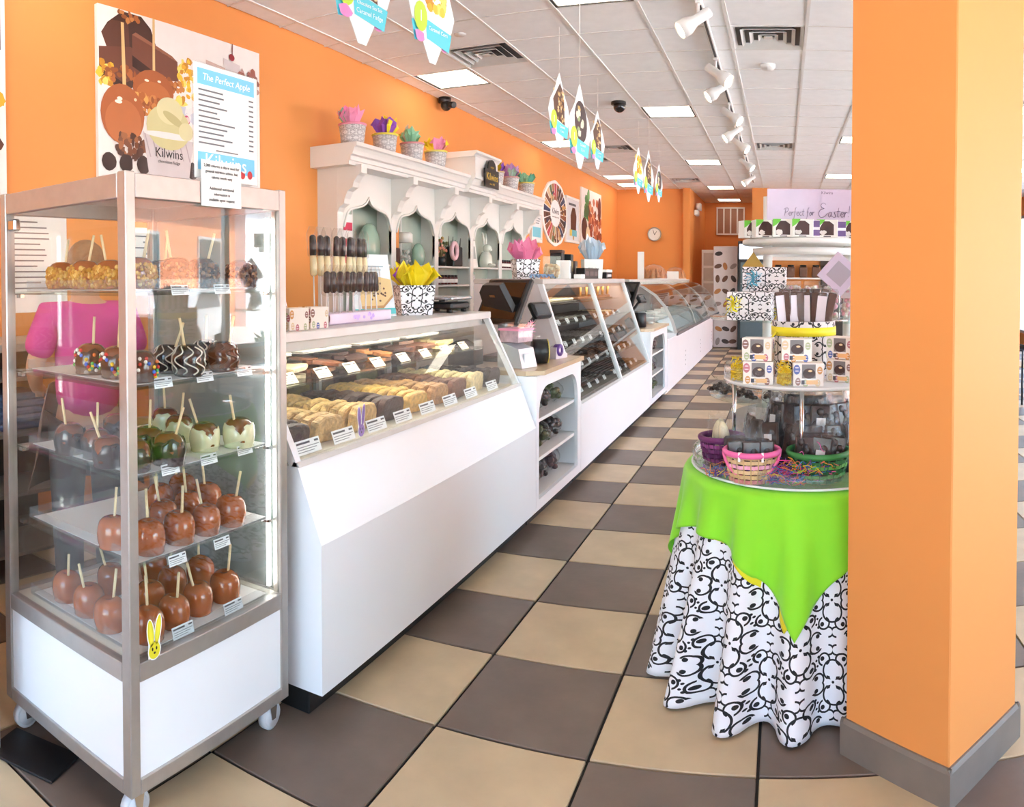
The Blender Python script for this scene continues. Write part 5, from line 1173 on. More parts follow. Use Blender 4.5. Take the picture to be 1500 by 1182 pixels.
CHM_ = [choc_mesh(i) for i in range(3)]; WRM = [wrap_mesh(i) for i in range(3)]
STKR = MB().box(-.016, .016, -.0225, -.0215, .03, .07, (238, 236, 232)).mesh('sticker', PAPER)
def wrapped(x, y, z, rz, tilt, label, sc=1.0, stick=False, group='wrapped dark chocolates on the table'):
    i = R.randrange(3); t = thing('wrapped_chocolate', label, 'wrapped chocolate', (x, y, z), group=group, rot=(tilt, R.uniform(-.12, .12), rz)); t.scale = [sc] * 3
    link('chocolate', CHM_[i], t); link('wrapper', WRM[i], t)
    if stick: link('sticker', STKR, t)
n = 0
for row, (rr, zz, cnt, sc) in enumerate([(.258, ZT + .061, 11, 1.0), (.175, ZT + .111, 10, 1.12), (.09, ZT + .111, 6, 1.3)]):
    for k in range(cnt):
        a = math.radians(176 + (185 / (cnt - 1)) * k)
        wrapped(TX + .02 + rr * math.cos(a) * 1.0, TY + .03 + rr * math.sin(a), zz, a + PI / 2 + R.uniform(-.3, .3), -R.uniform(.05, .25), 'wrapped dark chocolate on the riser, %s row, %s from the left' % (['front', 'middle', 'back'][row], ORD(k)), sc, (k + row) % 3 == 0)
for k, (x, y) in enumerate([(-.15, 2.70), (-.105, 2.685), (-.06, 2.70), (-.13, 2.75), (-.08, 2.75)]): wrapped(x, y, ZT + .03, R.uniform(-.3, .3), -.15 + .1 * (k > 2), 'wrapped chocolate in the pink rimmed basket, %s from the left' % ORD(k), .95, k == 0, 'chocolates in the pink basket')
for k, (x, y) in enumerate([(.085, 2.71), (.135, 2.70), (.185, 2.715), (.11, 2.765), (.165, 2.77)]): wrapped(x, y, ZT + .035, R.uniform(-.3, .3), -.12, 'wrapped chocolate in the green basket, %s from the left' % ORD(k), 1.05, k == 1, 'chocolates in the green basket')
WRC = mat('white_chocolate', (232, 218, 180), rough=.4, var=.1)
for k, (x, y) in enumerate([(-.255, 2.90), (-.21, 2.89), (-.235, 2.935)]):
    t = thing('wrapped_treat', 'cream coloured wrapped treat in the purple basket, %s from the left' % ORD(k), 'wrapped treat', (x, y, ZT + .05), group='treats in the purple basket', rot=(R.uniform(-.2, .1), R.uniform(-.3, .2), R.uniform(-.5, .5)))
    MB().sph((0, 0, .07), .035, n=10, m=7, sc=(.62, .42, 1.6)).build('treat', WRC, t); link('wrapper', WRM[k], t)
wrapped(-.175, 2.80, ZT + .002, .4, -.1, 'wrapped chocolate between the purple and pink baskets', 1.15, False)
# upper tray on chrome posts with egg boxes
Z2 = 1.112
t = thing('tier_tray', 'round white tray on chrome posts above the table', 'tray', (TX, TY, ZT))
for k in range(3):
    a = math.radians(265 + 120 * k + (20 if k else 0)); MB().cyl(.055 * math.cos(a) * (1 if k else 0) - (.02 if not k else 0), .30 * math.sin(a), .0, Z2 - .016 - ZT, .009, n=12).build('post', CHROME, t) if 0 else MB().cyl(.33 * math.cos(a) * .93, .33 * math.sin(a) * .93, .0, Z2 - .016 - ZT, .008, n=12).build('post', CHROME, t)
MB().lathe([(0, Z2 - .016 - ZT), (.325, Z2 - .016 - ZT), (.333, Z2 - .008 - ZT), (.333, Z2 - .001 - ZT), (0, Z2 - .001 - ZT)], 56).build('plate', WHITE2, t)
MB().lathe([(.327, Z2 - .001 - ZT), (.332, Z2 - .001 - ZT), (.332, Z2 + .05 - ZT), (.327, Z2 + .05 - ZT)], 56).build('wall', ACRYL, t)
def egg_box(label, loc, rz, w_=.112, h=.084, d=.07, seed=0, win=True, cat='box', group='chocolate egg boxes on the tier tray'):
    t = thing('egg_box', label, cat, loc, rz, group); rr = random.Random(seed)
    MB().box(-w_ / 2, w_ / 2, -d / 2, d / 2, 0, h, (240, 232, 222), b=.0015).build('box', PAINT(), t)
    m = MB(); C3 = [(196, 120, 130), (96, 110, 170), (206, 150, 90), (150, 110, 100), (222, 200, 160), (180, 190, 150)]
    for face in range(4):
        m.T = Matrix.Rotation(face * PI / 2, 4, 'Z'); ww = w_ if face % 2 == 0 else d; dd = d if face % 2 == 0 else w_
        for k in range(9 if face else 5):
            x, z = rr.uniform(-.42, .42) * ww, rr.uniform(.14, .86) * h; a = .010 if k else .0125
            if face == 0: x, z = [(-.38, .72), (.37, .68), (-.34, .2), (.30, .14), (-.1, .12)][k][0] * ww, [(-.38, .72), (.37, .68), (-.34, .2), (.30, .14), (-.1, .12)][k][1] * h
            m.ell(x, z, a, a * 1.45, C3[(k + seed) % 6], dd / 2 + .0004 + .00001 * k, 12); m.ell(x, z + a * .55, a * .6, a * .16, (236, 226, 226), dd / 2 + .0007, 8); m.ell(x, z - a * .4, a * .7, a * .16, (236, 226, 226), dd / 2 + .0007, 8)
    m.T = None
    if win:
        m.rect(-.024, .026, h * .34, h * .95, (128, 122, 120), d / 2 + .0008); m.ell(.002, h * .55, .023, .019, (66, 40, 36), d / 2 + .0011, 14); m.ell(.006, h * .66, .008, .004, (236, 206, 160), d / 2 + .0013, 8)
        m.rect(-.026, -.014, h * .08, h * .26, (60, 62, 76), d / 2 + .0008); m.rect(-.008, .034, h * .08, h * .26, (240, 190, 130), d / 2 + .0008)
    m.build('print', PAINT(), t, recalc=False); return t
EB = [(-.085, 2.80, 0, -.08, 'lower left'), (.095, 2.765, 0, .05, 'lower middle'), (.235, 2.87, 0, -.55, 'lower right'), (-.088, 2.815, 1, -.16, 'upper left'), (.053, 2.80, 1, .02, 'upper middle'), (.235, 2.885, 1, -.5, 'upper right')]
for k, (x, y, lv, rz, nm) in enumerate(EB): egg_box('white egg patterned box with a window, %s of the six on the tray' % nm, (x, y, Z2 + .0855 * lv), rz, seed=k)
for k, (x, y, n_, nm) in enumerate([(-.168, 2.87, 150, 'left end of'), (.008, 2.755, 190, 'middle of')]):
    m = MB(); shred(m, 0, 0, .002, n_, .012, .012, .034, [(252, 216, 30), (240, 196, 20), (255, 230, 80)], .03, .0022)
    for i, v in enumerate(m.v): m.v[i] = (max(-.027, min(.027, v[0])), max(-.027, min(.027, v[1])), max(.001, min(.092, v[2])))
    o = m.build('yellow_shred', mat('confetti'), None, recalc=False, kind='stuff'); o.location = (x, y, Z2); o['label'] = 'tuft of bright yellow paper shred, %s the tier tray' % nm; o['category'] = 'paper shred'
TINM = damask('tin_print', (226, 218, 216), (34, 30, 34), mode=.128, s=.62, oz=.0)
t = thing('round_tin', 'round scroll printed tin with a yellow ribbon holding wrapped sticks', 'tin', (.087, 3.05, Z2))
MB().lathe([(0, 0), (.128, 0), (.128, .222), (.122, .222), (.118, .04), (0, .04)], 40).build('tin', TINM, t)
MB().lathe([(.129, .165), (.131, .165), (.131, .20), (.129, .20), (.129, .165)], 40, YEL).build('ribbon', PAINT(), t)
MB().tube([(-.11, -.07, .18), (-.135, -.08, .15), (-.13, -.085, .10)], .012, YEL, 5, flat=.2).build('ribbon_tail', PAINT(), t)
PRB = MB().box(-.019, .019, -.011, .011, 0, .15, (238, 234, 232), b=.004); PRC = mat('brown_stick', (92, 62, 50), rough=.5, var=.2, vs=30)
pa = MB().box(-.017, .017, -.009, .009, .002, .148, b=.004).mesh('stick', PRC); pb = MB().box(-.02, .02, -.012, .012, 0, .165, b=.006).mesh('wrapper', CELLO); pc = MB().box(-.0185, .0185, -.0126, -.012, .03, .135).mesh('wrapper_label', mat('lilac_label', (222, 212, 218), rough=.5))
for k in range(15):
    row = k // 8; q = k % 8; x = -.098 + .028 * q + (.014 if row else 0); y = -.045 + .05 * row
    t = thing('wrapped_stick', 'wrapped chocolate stick in the yellow ribboned tin, %s row, %s from the left' % (['front', 'back'][row], ORD(q)), 'wrapped stick', (.087 + x * .88, 3.05 + y, Z2 + .19 + .012 * row), group='wrapped sticks in the tin', rot=(R.uniform(-.05, .12) - .1 * row, x * 1.4 + R.uniform(-.06, .06), R.uniform(-.5, .5)))
    link('stick', pa, t); link('wrapper', pb, t)
    if q % 2 == 0 or row: link('wrapper_label', pc, t)

# ------------------------------------------------------------------ glass shelf stand with the Easter sign
SX, SY = .15, 4.5
t = thing('display_stand', 'white post stand with round glass shelves behind the table', 'display stand', (SX, SY, 0))
MB().lathe([(0, 0), (.44, 0), (.44, .70), (0, .70)], 48).build('plinth', mat('grey_plinth', (186, 182, 180), rough=.6), t)
for x in (-.24, .24): MB().cyl(x, 0, .70, 1.99, .028, n=16).build('post', WHITE2, t)
for z in (.82, 1.268): MB().lathe([(0, z), (.58, z), (.58, z + .012), (0, z + .012)], 64).build('glass_shelf', SHELFG, t)
MB().lathe([(0, 1.70), (.385, 1.70), (.39, 1.705), (.39, 1.725), (.385, 1.73), (0, 1.73)], 56).build('top_shelf', WHITE2, t)
MB().lathe([(.30, 1.64), (.33, 1.64), (.33, 1.68), (.30, 1.68), (.30, 1.64)], 48).build('ring', WHITE2, t)
t = thing('easter_sign', 'lavender sign reading Perfect for Easter on top of the stand', 'sign', (SX + .02, SY - .03, 1.745))
MB().box(-.265, .275, 0, .012, 0, .29, b=.002).build('panel', mat('lavender_card', (206, 190, 214), rough=.35, coat=.2), t)
PURI = mat('purple_ink', (92, 76, 110), rough=.5)
# brush lettering drawn as strokes
def stroke(pts, w_=.0032): 
    P_ = [Vector((p[0], 0, p[1])) for p in pts]; out = []
    for i in range(len(P_) - 1):
        p0 = P_[max(i - 1, 0)]; p1 = P_[i]; p2 = P_[i + 1]; p3 = P_[min(i + 2, len(P_) - 1)]
        for k in range(5):
            u = k / 5; out.append(.5 * ((2 * p1) + (p2 - p0) * u + (2 * p0 - 5 * p1 + 4 * p2 - p3) * u * u + (3 * p1 - p0 - 3 * p2 + p3) * u ** 3))
    return out + [P_[-1]], w_
GLY = {'P': ([[(.1, -.05), (.2, .5), (.3, 1.0)], [(.0, .8), (.2, 1.0), (.5, 1.05), (.65, .8), (.45, .5), (.2, .42)]], .62), 'e': ([[(.0, .2), (.25, .3), (.35, .45), (.2, .5), (.08, .25), (.2, .0), (.42, .12)]], .40), 'r': ([[(.0, .1), (.1, .5), (.12, .42), (.08, .0)], [(.12, .35), (.25, .5), (.36, .44)]], .36), 'f': ([[(.4, 1.0), (.3, 1.1), (.2, .8), (.12, .2), (.02, -.4), (-.06, -.3)], [(.02, .48), (.34, .52)]], .34),
 'c': ([[(.36, .42), (.22, .5), (.08, .25), (.2, .0), (.4, .12)]], .38), 't': ([[(.24, .95), (.14, .4), (.14, .05), (.28, .05)], [(.02, .58), (.38, .62)]], .34), 'o': ([[(.2, .5), (.05, .25), (.18, .0), (.35, .25), (.22, .5), (.4, .45)]], .42),
 'E': ([[(.8, 1.25), (.55, 1.4), (.3, 1.2), (.4, .95), (.62, .85), (.3, .75), (.08, .4), (.25, .0), (.65, .05), (.95, .4)]], .98), 'a': ([[(.36, .42), (.2, .5), (.05, .22), (.18, .0), (.34, .3), (.38, .48), (.34, .1), (.48, .05)]], .48), 's': ([[(.34, .55), (.16, .48), (.26, .25), (.3, .05), (.1, -.02), (.0, .1)]], .38), '!': ([[(.2, 1.15), (.14, .4)], [(.11, .12), (.10, .04)]], .3)}
def brush(s, x, z, size, parent, w_):
    for ch in s:
        if ch == ' ': x += .3 * size; continue
        st, adv = GLY[ch]; m = MB()
        for pl_ in st:
            P_, _ = stroke([(p[0] * size + x, p[1] * size + z) for p in pl_]); n_ = len(P_)
            m.tube([p + Vector((0, -.0006, 0)) for p in P_], [w_ * (.55 + .6 * math.sin(PI * (i + .5) / n_)) for i in range(n_)], n=5, flat=.3)
        m.build('letter', PURI, parent, recalc=False); x += adv * size
    return x
brush('Perfect for', -.166, .132, .043, t, .0034); brush('Easter!', .036, .124, .060, t, .0048)
text('Kilwins', .024, PURI, t, (.09, -.0008, .268))
def dino_box(label, loc, rz=0.0, purple=False):
    t = thing('treat_box', label, 'box', loc, rz, 'boxes on the top shelf of the stand')
    if purple: MB().box(-.026, .026, -.04, .04, 0, .095, (236, 230, 236), b=.002).build('box', PAINT(), t); m = MB(); m.rect(-.026, .026, .008, .04, (110, 84, 140), .0404); m.rect(-.026, .026, .055, .09, (110, 84, 140), .0404); m.build('print', PAINT(), t, recalc=False); return
    MB().box(-.058, .058, -.04, .04, 0, .098, (238, 236, 232), b=.002).build('box', PAINT(), t); m = MB()
    m.q([(-.042, .012), (.036, .012), (.036, .07), (.012, .088), (-.02, .088), (-.042, .05)], (74, 46, 44), .0404); m.q([(-.058, .098), (-.058, .055), (-.04, .066), (-.02, .084), (-.012, .098)], (110, 200, 60), .0407)
    m.blob(-.024, .026, .018, .014, (226, 220, 216), .0408); m.rect(-.02, .02, .002, .008, (110, 104, 110), .0404); m.build('print', PAINT(), t, recalc=False)
for k, (x, y, rz, pu) in enumerate([(-.185, 4.29, .5, 0), (-.108, 4.22, .35, 0), (0.0, 4.165, .08, 0), (.108, 4.15, 0, 0), (.175, 4.16, 0, 1), (.245, 4.17, -.06, 0), (.325, 4.2, -.1, 1), (.40, 4.24, -.3, 0)]):
    dino_box('%s box on the top shelf of the stand, %s from the left' % ('narrow purple striped' if pu else 'white box with green corner and dark window,', ORD(k)) if pu else 'white green cornered box on the stand top shelf, %s from the left' % ORD(k), (x, y, 1.731), rz, pu)
def gift_box(label, loc, w_, d, h, rz, bow, bowp, g=None):
    t = thing('gift_box', label, 'gift box', loc, rz, g); MB().box(-w_ / 2, w_ / 2, -d / 2, d / 2, 0, h, b=.002).build('box', damask('gift_print', (236, 230, 232), (22, 20, 24), 'box', s=.55, oz=.03), t)
    m = MB(); c = bow
    for k in range(9): a = k * .7; m.tube([(bowp[0], -d / 2 - .006, bowp[1]), (bowp[0] + .03 * math.cos(a), -d / 2 - .02, bowp[1] + .03 * math.sin(a)), (bowp[0] + .045 * math.cos(a + .4), -d / 2 - .008, bowp[1] + .045 * math.sin(a + .4))], .007, c, 5, flat=.25)
    m.tube([(bowp[0] - .04, -d / 2 - .004, bowp[1] - .06), (bowp[0], -d / 2 - .004, bowp[1]), (bowp[0] + .05, -d / 2 - .004, bowp[1] + .03)], .008, c, 4, flat=.2); m.build('bow', PAINT(), t)
    text('Kilwins', .026, INK, t, (.015, -d / 2 - .0008, .035)); return t
gift_box('scroll printed gift box with a yellow bow at the glass shelf edge', (-.17, 4.03, 1.281), .235, .12, .15, -.12, YEL, (-.085, .085))
gift_box('scroll printed gift box at the back carrying the blue bowed box', (-.10, 4.25, 1.281), .25, .14, .15, -.05, (240, 220, 60), (.08, .03))
gift_box('scroll printed gift box with a blue bow, upper one on the stand', (-.10, 4.25, 1.432), .24, .14, .135, -.05, (96, 170, 196), (-.06, .07))
t = thing('gold_pyramid', 'small gold pyramid box on top of the blue bowed gift box', 'box', (-.165, 4.25, 1.568)); MB().add([(-.06, -.06, 0), (.06, -.06, 0), (.06, .06, 0), (-.06, .06, 0), (.0, 0, .085)], [(0, 1, 2, 3), (0, 1, 4), (1, 2, 4), (2, 3, 4), (3, 0, 4)]).build('box', mat('gold_card', (176, 142, 70), rough=.4, metal=.3), t)
for k, (x, y, c) in enumerate([(.06, 4.22, (226, 206, 180)), (.16, 4.16, (236, 226, 220)), (.27, 4.2, (222, 200, 190)), (.36, 4.1, (230, 220, 220))]):
    t = thing('clear_box', 'clear box of pastel sweets on the glass shelf, %s from the left' % ORD(k), 'box', (x, y, 1.281), group='clear sweet boxes on the stand'); MB().box(-.043, .043, -.05, .05, 0, .21, b=.002).build('box', ACRYL, t)
    m = MB()
    for q in range(60): m.sph((R.uniform(-.032, .032), R.uniform(-.038, .038), .013 + R.uniform(0, .165)), .0125, R.choice([c, (240, 180, 190), (210, 190, 170), (240, 235, 225)]), 6, 4)
    m.build('sweets', PAINT(), t, kind='stuff'); MB().box(-.045, .045, -.052, -.05, .12, .15, (236, 60, 150) if k == 1 else (206, 190, 190)).build('band', PAINT(), t)
t = thing('tilted_sign', 'lavender diamond card sign tilted at the right of the stand', 'sign', (.30, 3.98, 1.281)); MB().cyl(0, .012, 0, .22, .005, n=8).lathe([(0, 0), (.05, 0), (.05, .006), (0, .006)], 14, ctr=(0, .012, 0)).build('holder', CHROME, t)
b = MB().box(-.085, .085, -.004, .004, -.085, .085, b=.002).build('card', mat('lavender_card'), t, loc=(0, 0, .25), rot=(.0, .72, 0)); MB().rect(-.05, .05, -.05, .05, (170, 160, 176), .0046).build('print', PAINT(), b, recalc=False)
for k, (x, y) in enumerate([(-.35, 4.32), (-.28, 4.16), (-.20, 4.08), (-.05, 4.02)]):
    t = thing('dark_candy_bag', 'dark wrapped candy bag on the low glass shelf, %s from the left' % ORD(k), 'candy bag', (x, y, .833), R.uniform(0, 3), 'dark bags on the low glass shelf'); link('candies', SACK[0][0], t, kind='stuff', ); link('wrapper', SACK[0][1], t); t.scale = (.6, .6, .55)
# shelf on the rear wall behind the stand
t = thing('rear_wall_shelf', 'white rear wall shelf seen through the stand', 'shelf', (.9, 16.9, 1.5)); MB().box(-1.2, 1.4, -.2, .09, 0, .04, b=.004).build('board', WHITE2, t); MB().box(-1.2, 1.4, -.03, .09, .42, .62, b=.004).build('header', WHITE2, t)
for k in range(3): MB().box(-.9 + .9 * k, -.87 + .9 * k, .03, .06, -.7, 0).build('rail', WHITE2, t)
m = MB().box(-.09, .09, -.08, .08, 0, .24, b=.02).mesh('jar', mat('brown_jar', (112, 76, 58), rough=.4, var=.2)); ml = MB().cyl(0, 0, .24, .28, .07, n=10).mesh('lid', BLACK)
for k in range(8): t = thing('brown_jar', 'brown jar on the rear wall shelf, %s from the left' % ORD(k), 'jar', (-.1 + .28 * k, 16.84, 1.541), group='jars on the rear wall shelf'); link('jar', m, t); link('lid', ml, t)
# ------------------------------------------------------------------ on top of the fudge case
ZC = 1.2965
for k, y in enumerate((2.39, 2.53)): egg_box('small egg patterned box on the fudge case top, %s from the left' % ORD(k), (-1.815, y, ZC), PI / 2 - .1, .115, .088, .07, 20 + k, False, group='small boxes on the fudge case')
t = thing('pop_stand', 'lavender stand strip for dipped pretzel pops on the fudge case', 'stand', (-1.90, 3.0, ZC), PI / 2)
MB().box(-.30, .24, -.05, .05, 0, .05, b=.003).build('base', mat('lavender_card'), t)
m = MB()
for k in range(12): m.blob(-.02 + R.uniform(-.09, .12), .026 + R.uniform(-.01, .012), .011, .009, R.choice([(180, 150, 220), (200, 170, 230)]), .0508 + .00002 * k, 8)
m.build('print', PAINT(), t, recalc=False)
pst = MB().tube([(0, 0, 0), (0, 0, .10)], .0032, n=6).mesh('stick', WHITEINK); psl = MB().tube([(0, 0, 0), (0, 0, .19)], .0032, n=6).mesh('stick', WHITEINK)
def rod(c): return MB().tube([(0, 0, 0), (0, 0, .008), (.001, 0, .05), (0, 0, .088), (0, 0, .096)], [.010, .018, .019, .017, .007], c, 9, flat=.8)
RD = rod((64, 40, 34)).mesh('coating', GLOSS()); RC = rod((234, 220, 176)).mesh('coating', GLOSS()); RB = rod((50, 34, 32)).mesh('upper_coating', GLOSS()); RW = MB().tube([(0, 0, -.01), (0, 0, .0), (0, 0, .1), (.004, 0, .13)], [.006, .024, .027, .017], n=8, caps=False).mesh('wrapper', CELLO)
for k in range(9):
    t = thing('pretzel_pop', 'dark dipped pretzel pop on a white stick in the front row, %s from the left' % ORD(k), 'candy pop', (-1.88, 2.72 + .054 * k, ZC + .05), R.uniform(0, 3), 'front row of pretzel pops', rot=(R.uniform(-.05, .05), R.uniform(-.05, .05), 0)); link('stick', pst, t); link('coating', RD, t, loc=(0, 0, .09)); link('wrapper', RW, t, loc=(0, 0, .085))
for k in range(9):
    t = thing('pretzel_pop', 'tall cream and dark pretzel pop in the back row, %s from the left' % ORD(k), 'candy pop', (-1.93, 2.70 + .054 * k, ZC + .05), R.uniform(0, 3), 'back row of pretzel pops', rot=(R.uniform(-.05, .05), R.uniform(-.05, .05), 0)); link('stick', psl, t); link('coating', RC, t, loc=(0, 0, .165)); link('upper_coating', RB, t, loc=(.0, 0, .252)); link('wrapper', RW, t, loc=(0, 0, .255))
t = thing('wire_easel', 'thin clear wire easel at the left end of the fudge case', 'easel', (-2.02, 2.56, ZC), PI / 2)
for p in ([(-.06, 0, 0), (-.03, .03, .22), (.05, .03, .22), (.08, 0, 0)], [(.0, .1, 0), (.01, .03, .22)]): MB().tube(p, .0025, n=5).build('wire', ACRYL if 0 else CHROME, t)
t = thing('cookie_sign', 'white tilted sign with a cookie slab picture and teal band', 'sign', (-2.04, 3.42, ZC), rot=(-.2, 0, PI / 2 - .25))
MB().box(-.15, .15, 0, .008, 0, .34, b=.002).build('card', mat('pale_blue_card', (226, 236, 240), rough=.4), t)
m = MB(); m.q([(-.10, .06), (.06, .06), (.145, .12), (.145, .2), (.03, .22), (-.10, .17)], (222, 196, 140), .0006); m.q([(-.10, .06), (.06, .06), (.145, .12), (.145, .105), (.06, .045), (-.10, .045)], (186, 140, 86), .0008); m.rect(-.15, .15, .012, .045, (80, 196, 200), .001)
for k in range(14): m.blob(R.uniform(-.08, .12), R.uniform(.08, .19), .008, .006, (90, 60, 46), .0012 + .00001 * k, 7)
m.rect(-.10, .1, .27, .275, (150, 180, 190), .0008); m.rect(-.08, .08, .252, .257, (150, 180, 190), .0008); m.build('print', PAINT(), t, recalc=False)
t = thing('gift_bag', 'white scroll printed gift bag with yellow tissue on the fudge case', 'gift bag', (-1.99, 3.74, ZC), .72)
MB().add([(-.085, -.085, 0), (.085, -.085, 0), (.085, .085, 0), (-.085, .085, 0), (-.10, -.10, .165), (.10, -.10, .165), (.10, .10, .165), (-.10, .10, .165)], [(0, 1, 5, 4), (1, 2, 6, 5), (2, 3, 7, 6), (3, 0, 4, 7), (3, 2, 1, 0)]).build('bag', damask('gift_bag_print', (244, 243, 246), (20, 18, 22), 'box', s=.62, oz=.02), t)
o = tissue([YEL, (250, 232, 50), (244, 226, 40), YEL, (170, 90, 200)], 77, 1.25, 9, .1).build('tissue', PAINT(), t, recalc=False); o.location = (0, 0, .165)
m = MB()
for k in range(10): a = k * .63; m.tube([(.097, .0, .13), (.105, .03 * math.cos(a), .13 + .03 * math.sin(a)), (.1, .045 * math.cos(a + .3), .13 + .05 * math.sin(a + .3))], .006, (20, 18, 20), 5, flat=.3)
m.tube([(.1, 0, .13), (.098, .02, .06), (.096, .05, .03)], .005, (20, 18, 20), 4, flat=.3); m.build('bow', PAINT(), t); text('Kilwins', .035, INK, t, (.092, .0, .07), rz=PI / 2)
t = thing('counter_scale', 'silver topped weighing scale on the far end of the fudge case', 'scale', (-1.99, 4.12, ZC), PI / 2)
MB().box(-.13, .13, -.12, .12, .02, .06, b=.01).build('body', BLACK, t); MB().box(-.145, .145, -.13, .13, .075, .095, b=.006).build('platform', mat('steel', (190, 194, 198), rough=.25, metal=.9), t); MB().box(-.02, .02, -.02, .02, .06, .075).build('pillar', GREYP, t)
for x in (-.1, .1):
    for y in (-.09, .09): MB().cyl(x, y, 0, .02, .018, n=10).build('foot', BLACK, t)

# ------------------------------------------------------------------ tills on the two arched counters
def till(x, y, z, nm, rz=0.0, s=1.0):
    t = thing('till', 'black angular point of sale till on the %s arched counter' % nm, 'till', (x, y, z), rz); t.scale = [s] * 3
    MB().box(-.14, .14, -.13, .13, 0, .035, b=.008).build('base', BLACK, t)
    MB().prism([(-.05, .03), (.05, .03), (.02, .30), (-.06, .30)], -.05, .05, 'y').build('neck', GREYP, t)
    o = MB().box(-.20, .20, -.018, .022, -.15, .15, b=.012).build('screen', BLACK, t, loc=(-.03, -.02, .36), rot=(-.45, .0, -.5))
    MB().box(-.17, .17, -.0195, -.018, -.12, .12).build('glass', mat('screen_black', (16, 17, 20), rough=.08), o)
    o = MB().prism([(-.16, -.10), (.16, -.10), (.13, .09), (.06, .14), (-.12, .14)], .022, .06, 'y').build('back_shell', mat('charcoal_shell', (52, 53, 56), rough=.4), t, loc=(-.03, -.02, .36), rot=(-.45, 0, PI - .6))
    MB().box(-.03, .03, .06, .0615, .06, .075).build('badge', CHROME, o)
    o = MB().box(-.10, .10, -.02, .02, -.055, .055, b=.012).build('customer_display', BLACK, t, loc=(.14, .17, .30), rot=(-.5, 0, PI / 2 - .2)); MB().box(-.08, .08, -.0212, -.02, -.035, .035).build('glass', mat('lcd_grey', (70, 74, 78), rough=.15), o)
    MB().tube([(.0, .05, .1), (.08, .12, .2), (.13, .16, .28)], .018, n=8).build('arm', BLACK, t)
    return t
till(-1.83, 4.83, .937, 'near', 0, 1.12); till(-1.86, 8.85, .937, 'far', 0, 1.05)
def printer(x, y, nm):
    t = thing('receipt_printer', 'black receipt printer behind the till on the %s arched counter' % nm, 'printer', (x, y, .937), PI / 2); MB().prism([(-.08, 0), (.10, 0), (.10, .13), (.04, .16), (-.08, .10)], -.08, .08, 'x').build('body', BLACK, t)
    MB().box(-.05, .05, -.085, -.07, .10, .16).build('receipt', PAPER, t)
printer(-2.0, 4.5, 'near')
t = thing('terminal', 'silver card terminal at the left end of the near arched counter', 'terminal', (-1.655, 4.50, .937), PI / 2 - .25); MB().prism([(-.10, 0), (.09, 0), (.09, .13), (.05, .155), (-.07, .12)], -.085, .085, 'x').build('body', mat('pale_silver', (196, 202, 208), rough=.35, metal=.2), t); MB().box(-.05, .05, -.094, -.088, .02, .09, b=.004).build('front', mat('pale_front', (222, 226, 230), rough=.3), t)
t = thing('ribbon_box', 'stacked clear box tied with a pink ribbon on the silver terminal', 'box', (-1.66, 4.505, 1.094), PI / 2 - .25)
MB().box(-.085, .085, -.075, .075, 0, .12, b=.002).build('box', ACRYL, t); MB().box(-.08, .08, -.07, .07, .003, .075).build('contents', mat('pink_sweets', (206, 178, 186), rough=.6, var=.3, vs=30), t)
m = MB(); m.box(-.088, .088, -.078, .078, .075, .088, (240, 160, 190))
for k in range(14): a = k * .45; m.tube([(.09, -.03, .08), (.09 + .03 * math.cos(a), -.04 + .02 * math.cos(2 * a), .08 + .04 * math.sin(a)), (.10 + .05 * math.cos(a), -.05, .08 + .055 * math.sin(a))], .007, (244, 170, 200), 5, flat=.3)
m.build('ribbon', PAINT(), t)
t = thing('tape_roll', 'large black roll with a yellow edge lying on its side by the till', 'roll', (-1.575, 4.72, .937), .5); MB().lathe([(.0, -.05), (.075, -.05), (.08, -.045), (.08, .05), (0, .05)], 24, ctr=(0, 0, .08), ax='x').build('roll', BLACK, t); MB().tube([(.05, .078 * math.cos(a), .08 + .078 * math.sin(a)) for a in [2 * PI * i / 28 for i in range(28)]], .004, (210, 190, 90), 5, closed=True).build('edge', PAINT(), t)
t = thing('tape_dispenser', 'clear tape dispenser with a purple roll on the near counter', 'tape dispenser', (-1.56, 5.06, .937), PI / 2 - .2); MB().prism([(-.07, 0), (.10, 0), (.10, .03), (.03, .04), (.0, .09), (-.06, .08)], -.03, .03, 'y').build('body', mat('pale_lilac_plastic', (206, 198, 206), rough=.3), t)
MB().lathe([(.02, -.02), (.042, -.02), (.042, .02), (.02, .02), (.02, -.02)], 20, ctr=(-.015, -.018, .06), ax='y').build('roll', mat('purple_tape', (96, 60, 140), rough=.3), t)
t = thing('hand_cleaner', 'small clear pump bottle beside the tape dispenser', 'bottle', (-1.74, 5.13, .937)); MB().lathe([(0, 0), (.03, 0), (.03, .08), (.012, .10), (.012, .12), (0, .12)], 14).build('bottle', ACRYL, t); MB().tube([(0, 0, .12), (0, 0, .145), (.03, 0, .145)], .006, n=6).build('pump', WHITE2, t)
t = thing('tip_cup', 'clear plastic tip cup on the far arched counter', 'cup', (-1.62, 9.15, .937)); MB().lathe([(0, 0), (.05, 0), (.065, .13), (.062, .13), (.047, .006), (0, .006)], 18).build('cup', ACRYL, t); MB().cyl(0, 0, .007, .03, .045, n=12).build('notes', PAPER, t)
t = thing('black_canister', 'black round canister beside the till on the far arched counter', 'canister', (-1.63, 8.52, .937)); MB().cyl(0, 0, 0, .17, .075, n=20, b=.01).build('body', BLACK, t); MB().cyl(0, 0, .17, .185, .06, n=18).build('lid', GREYP, t)

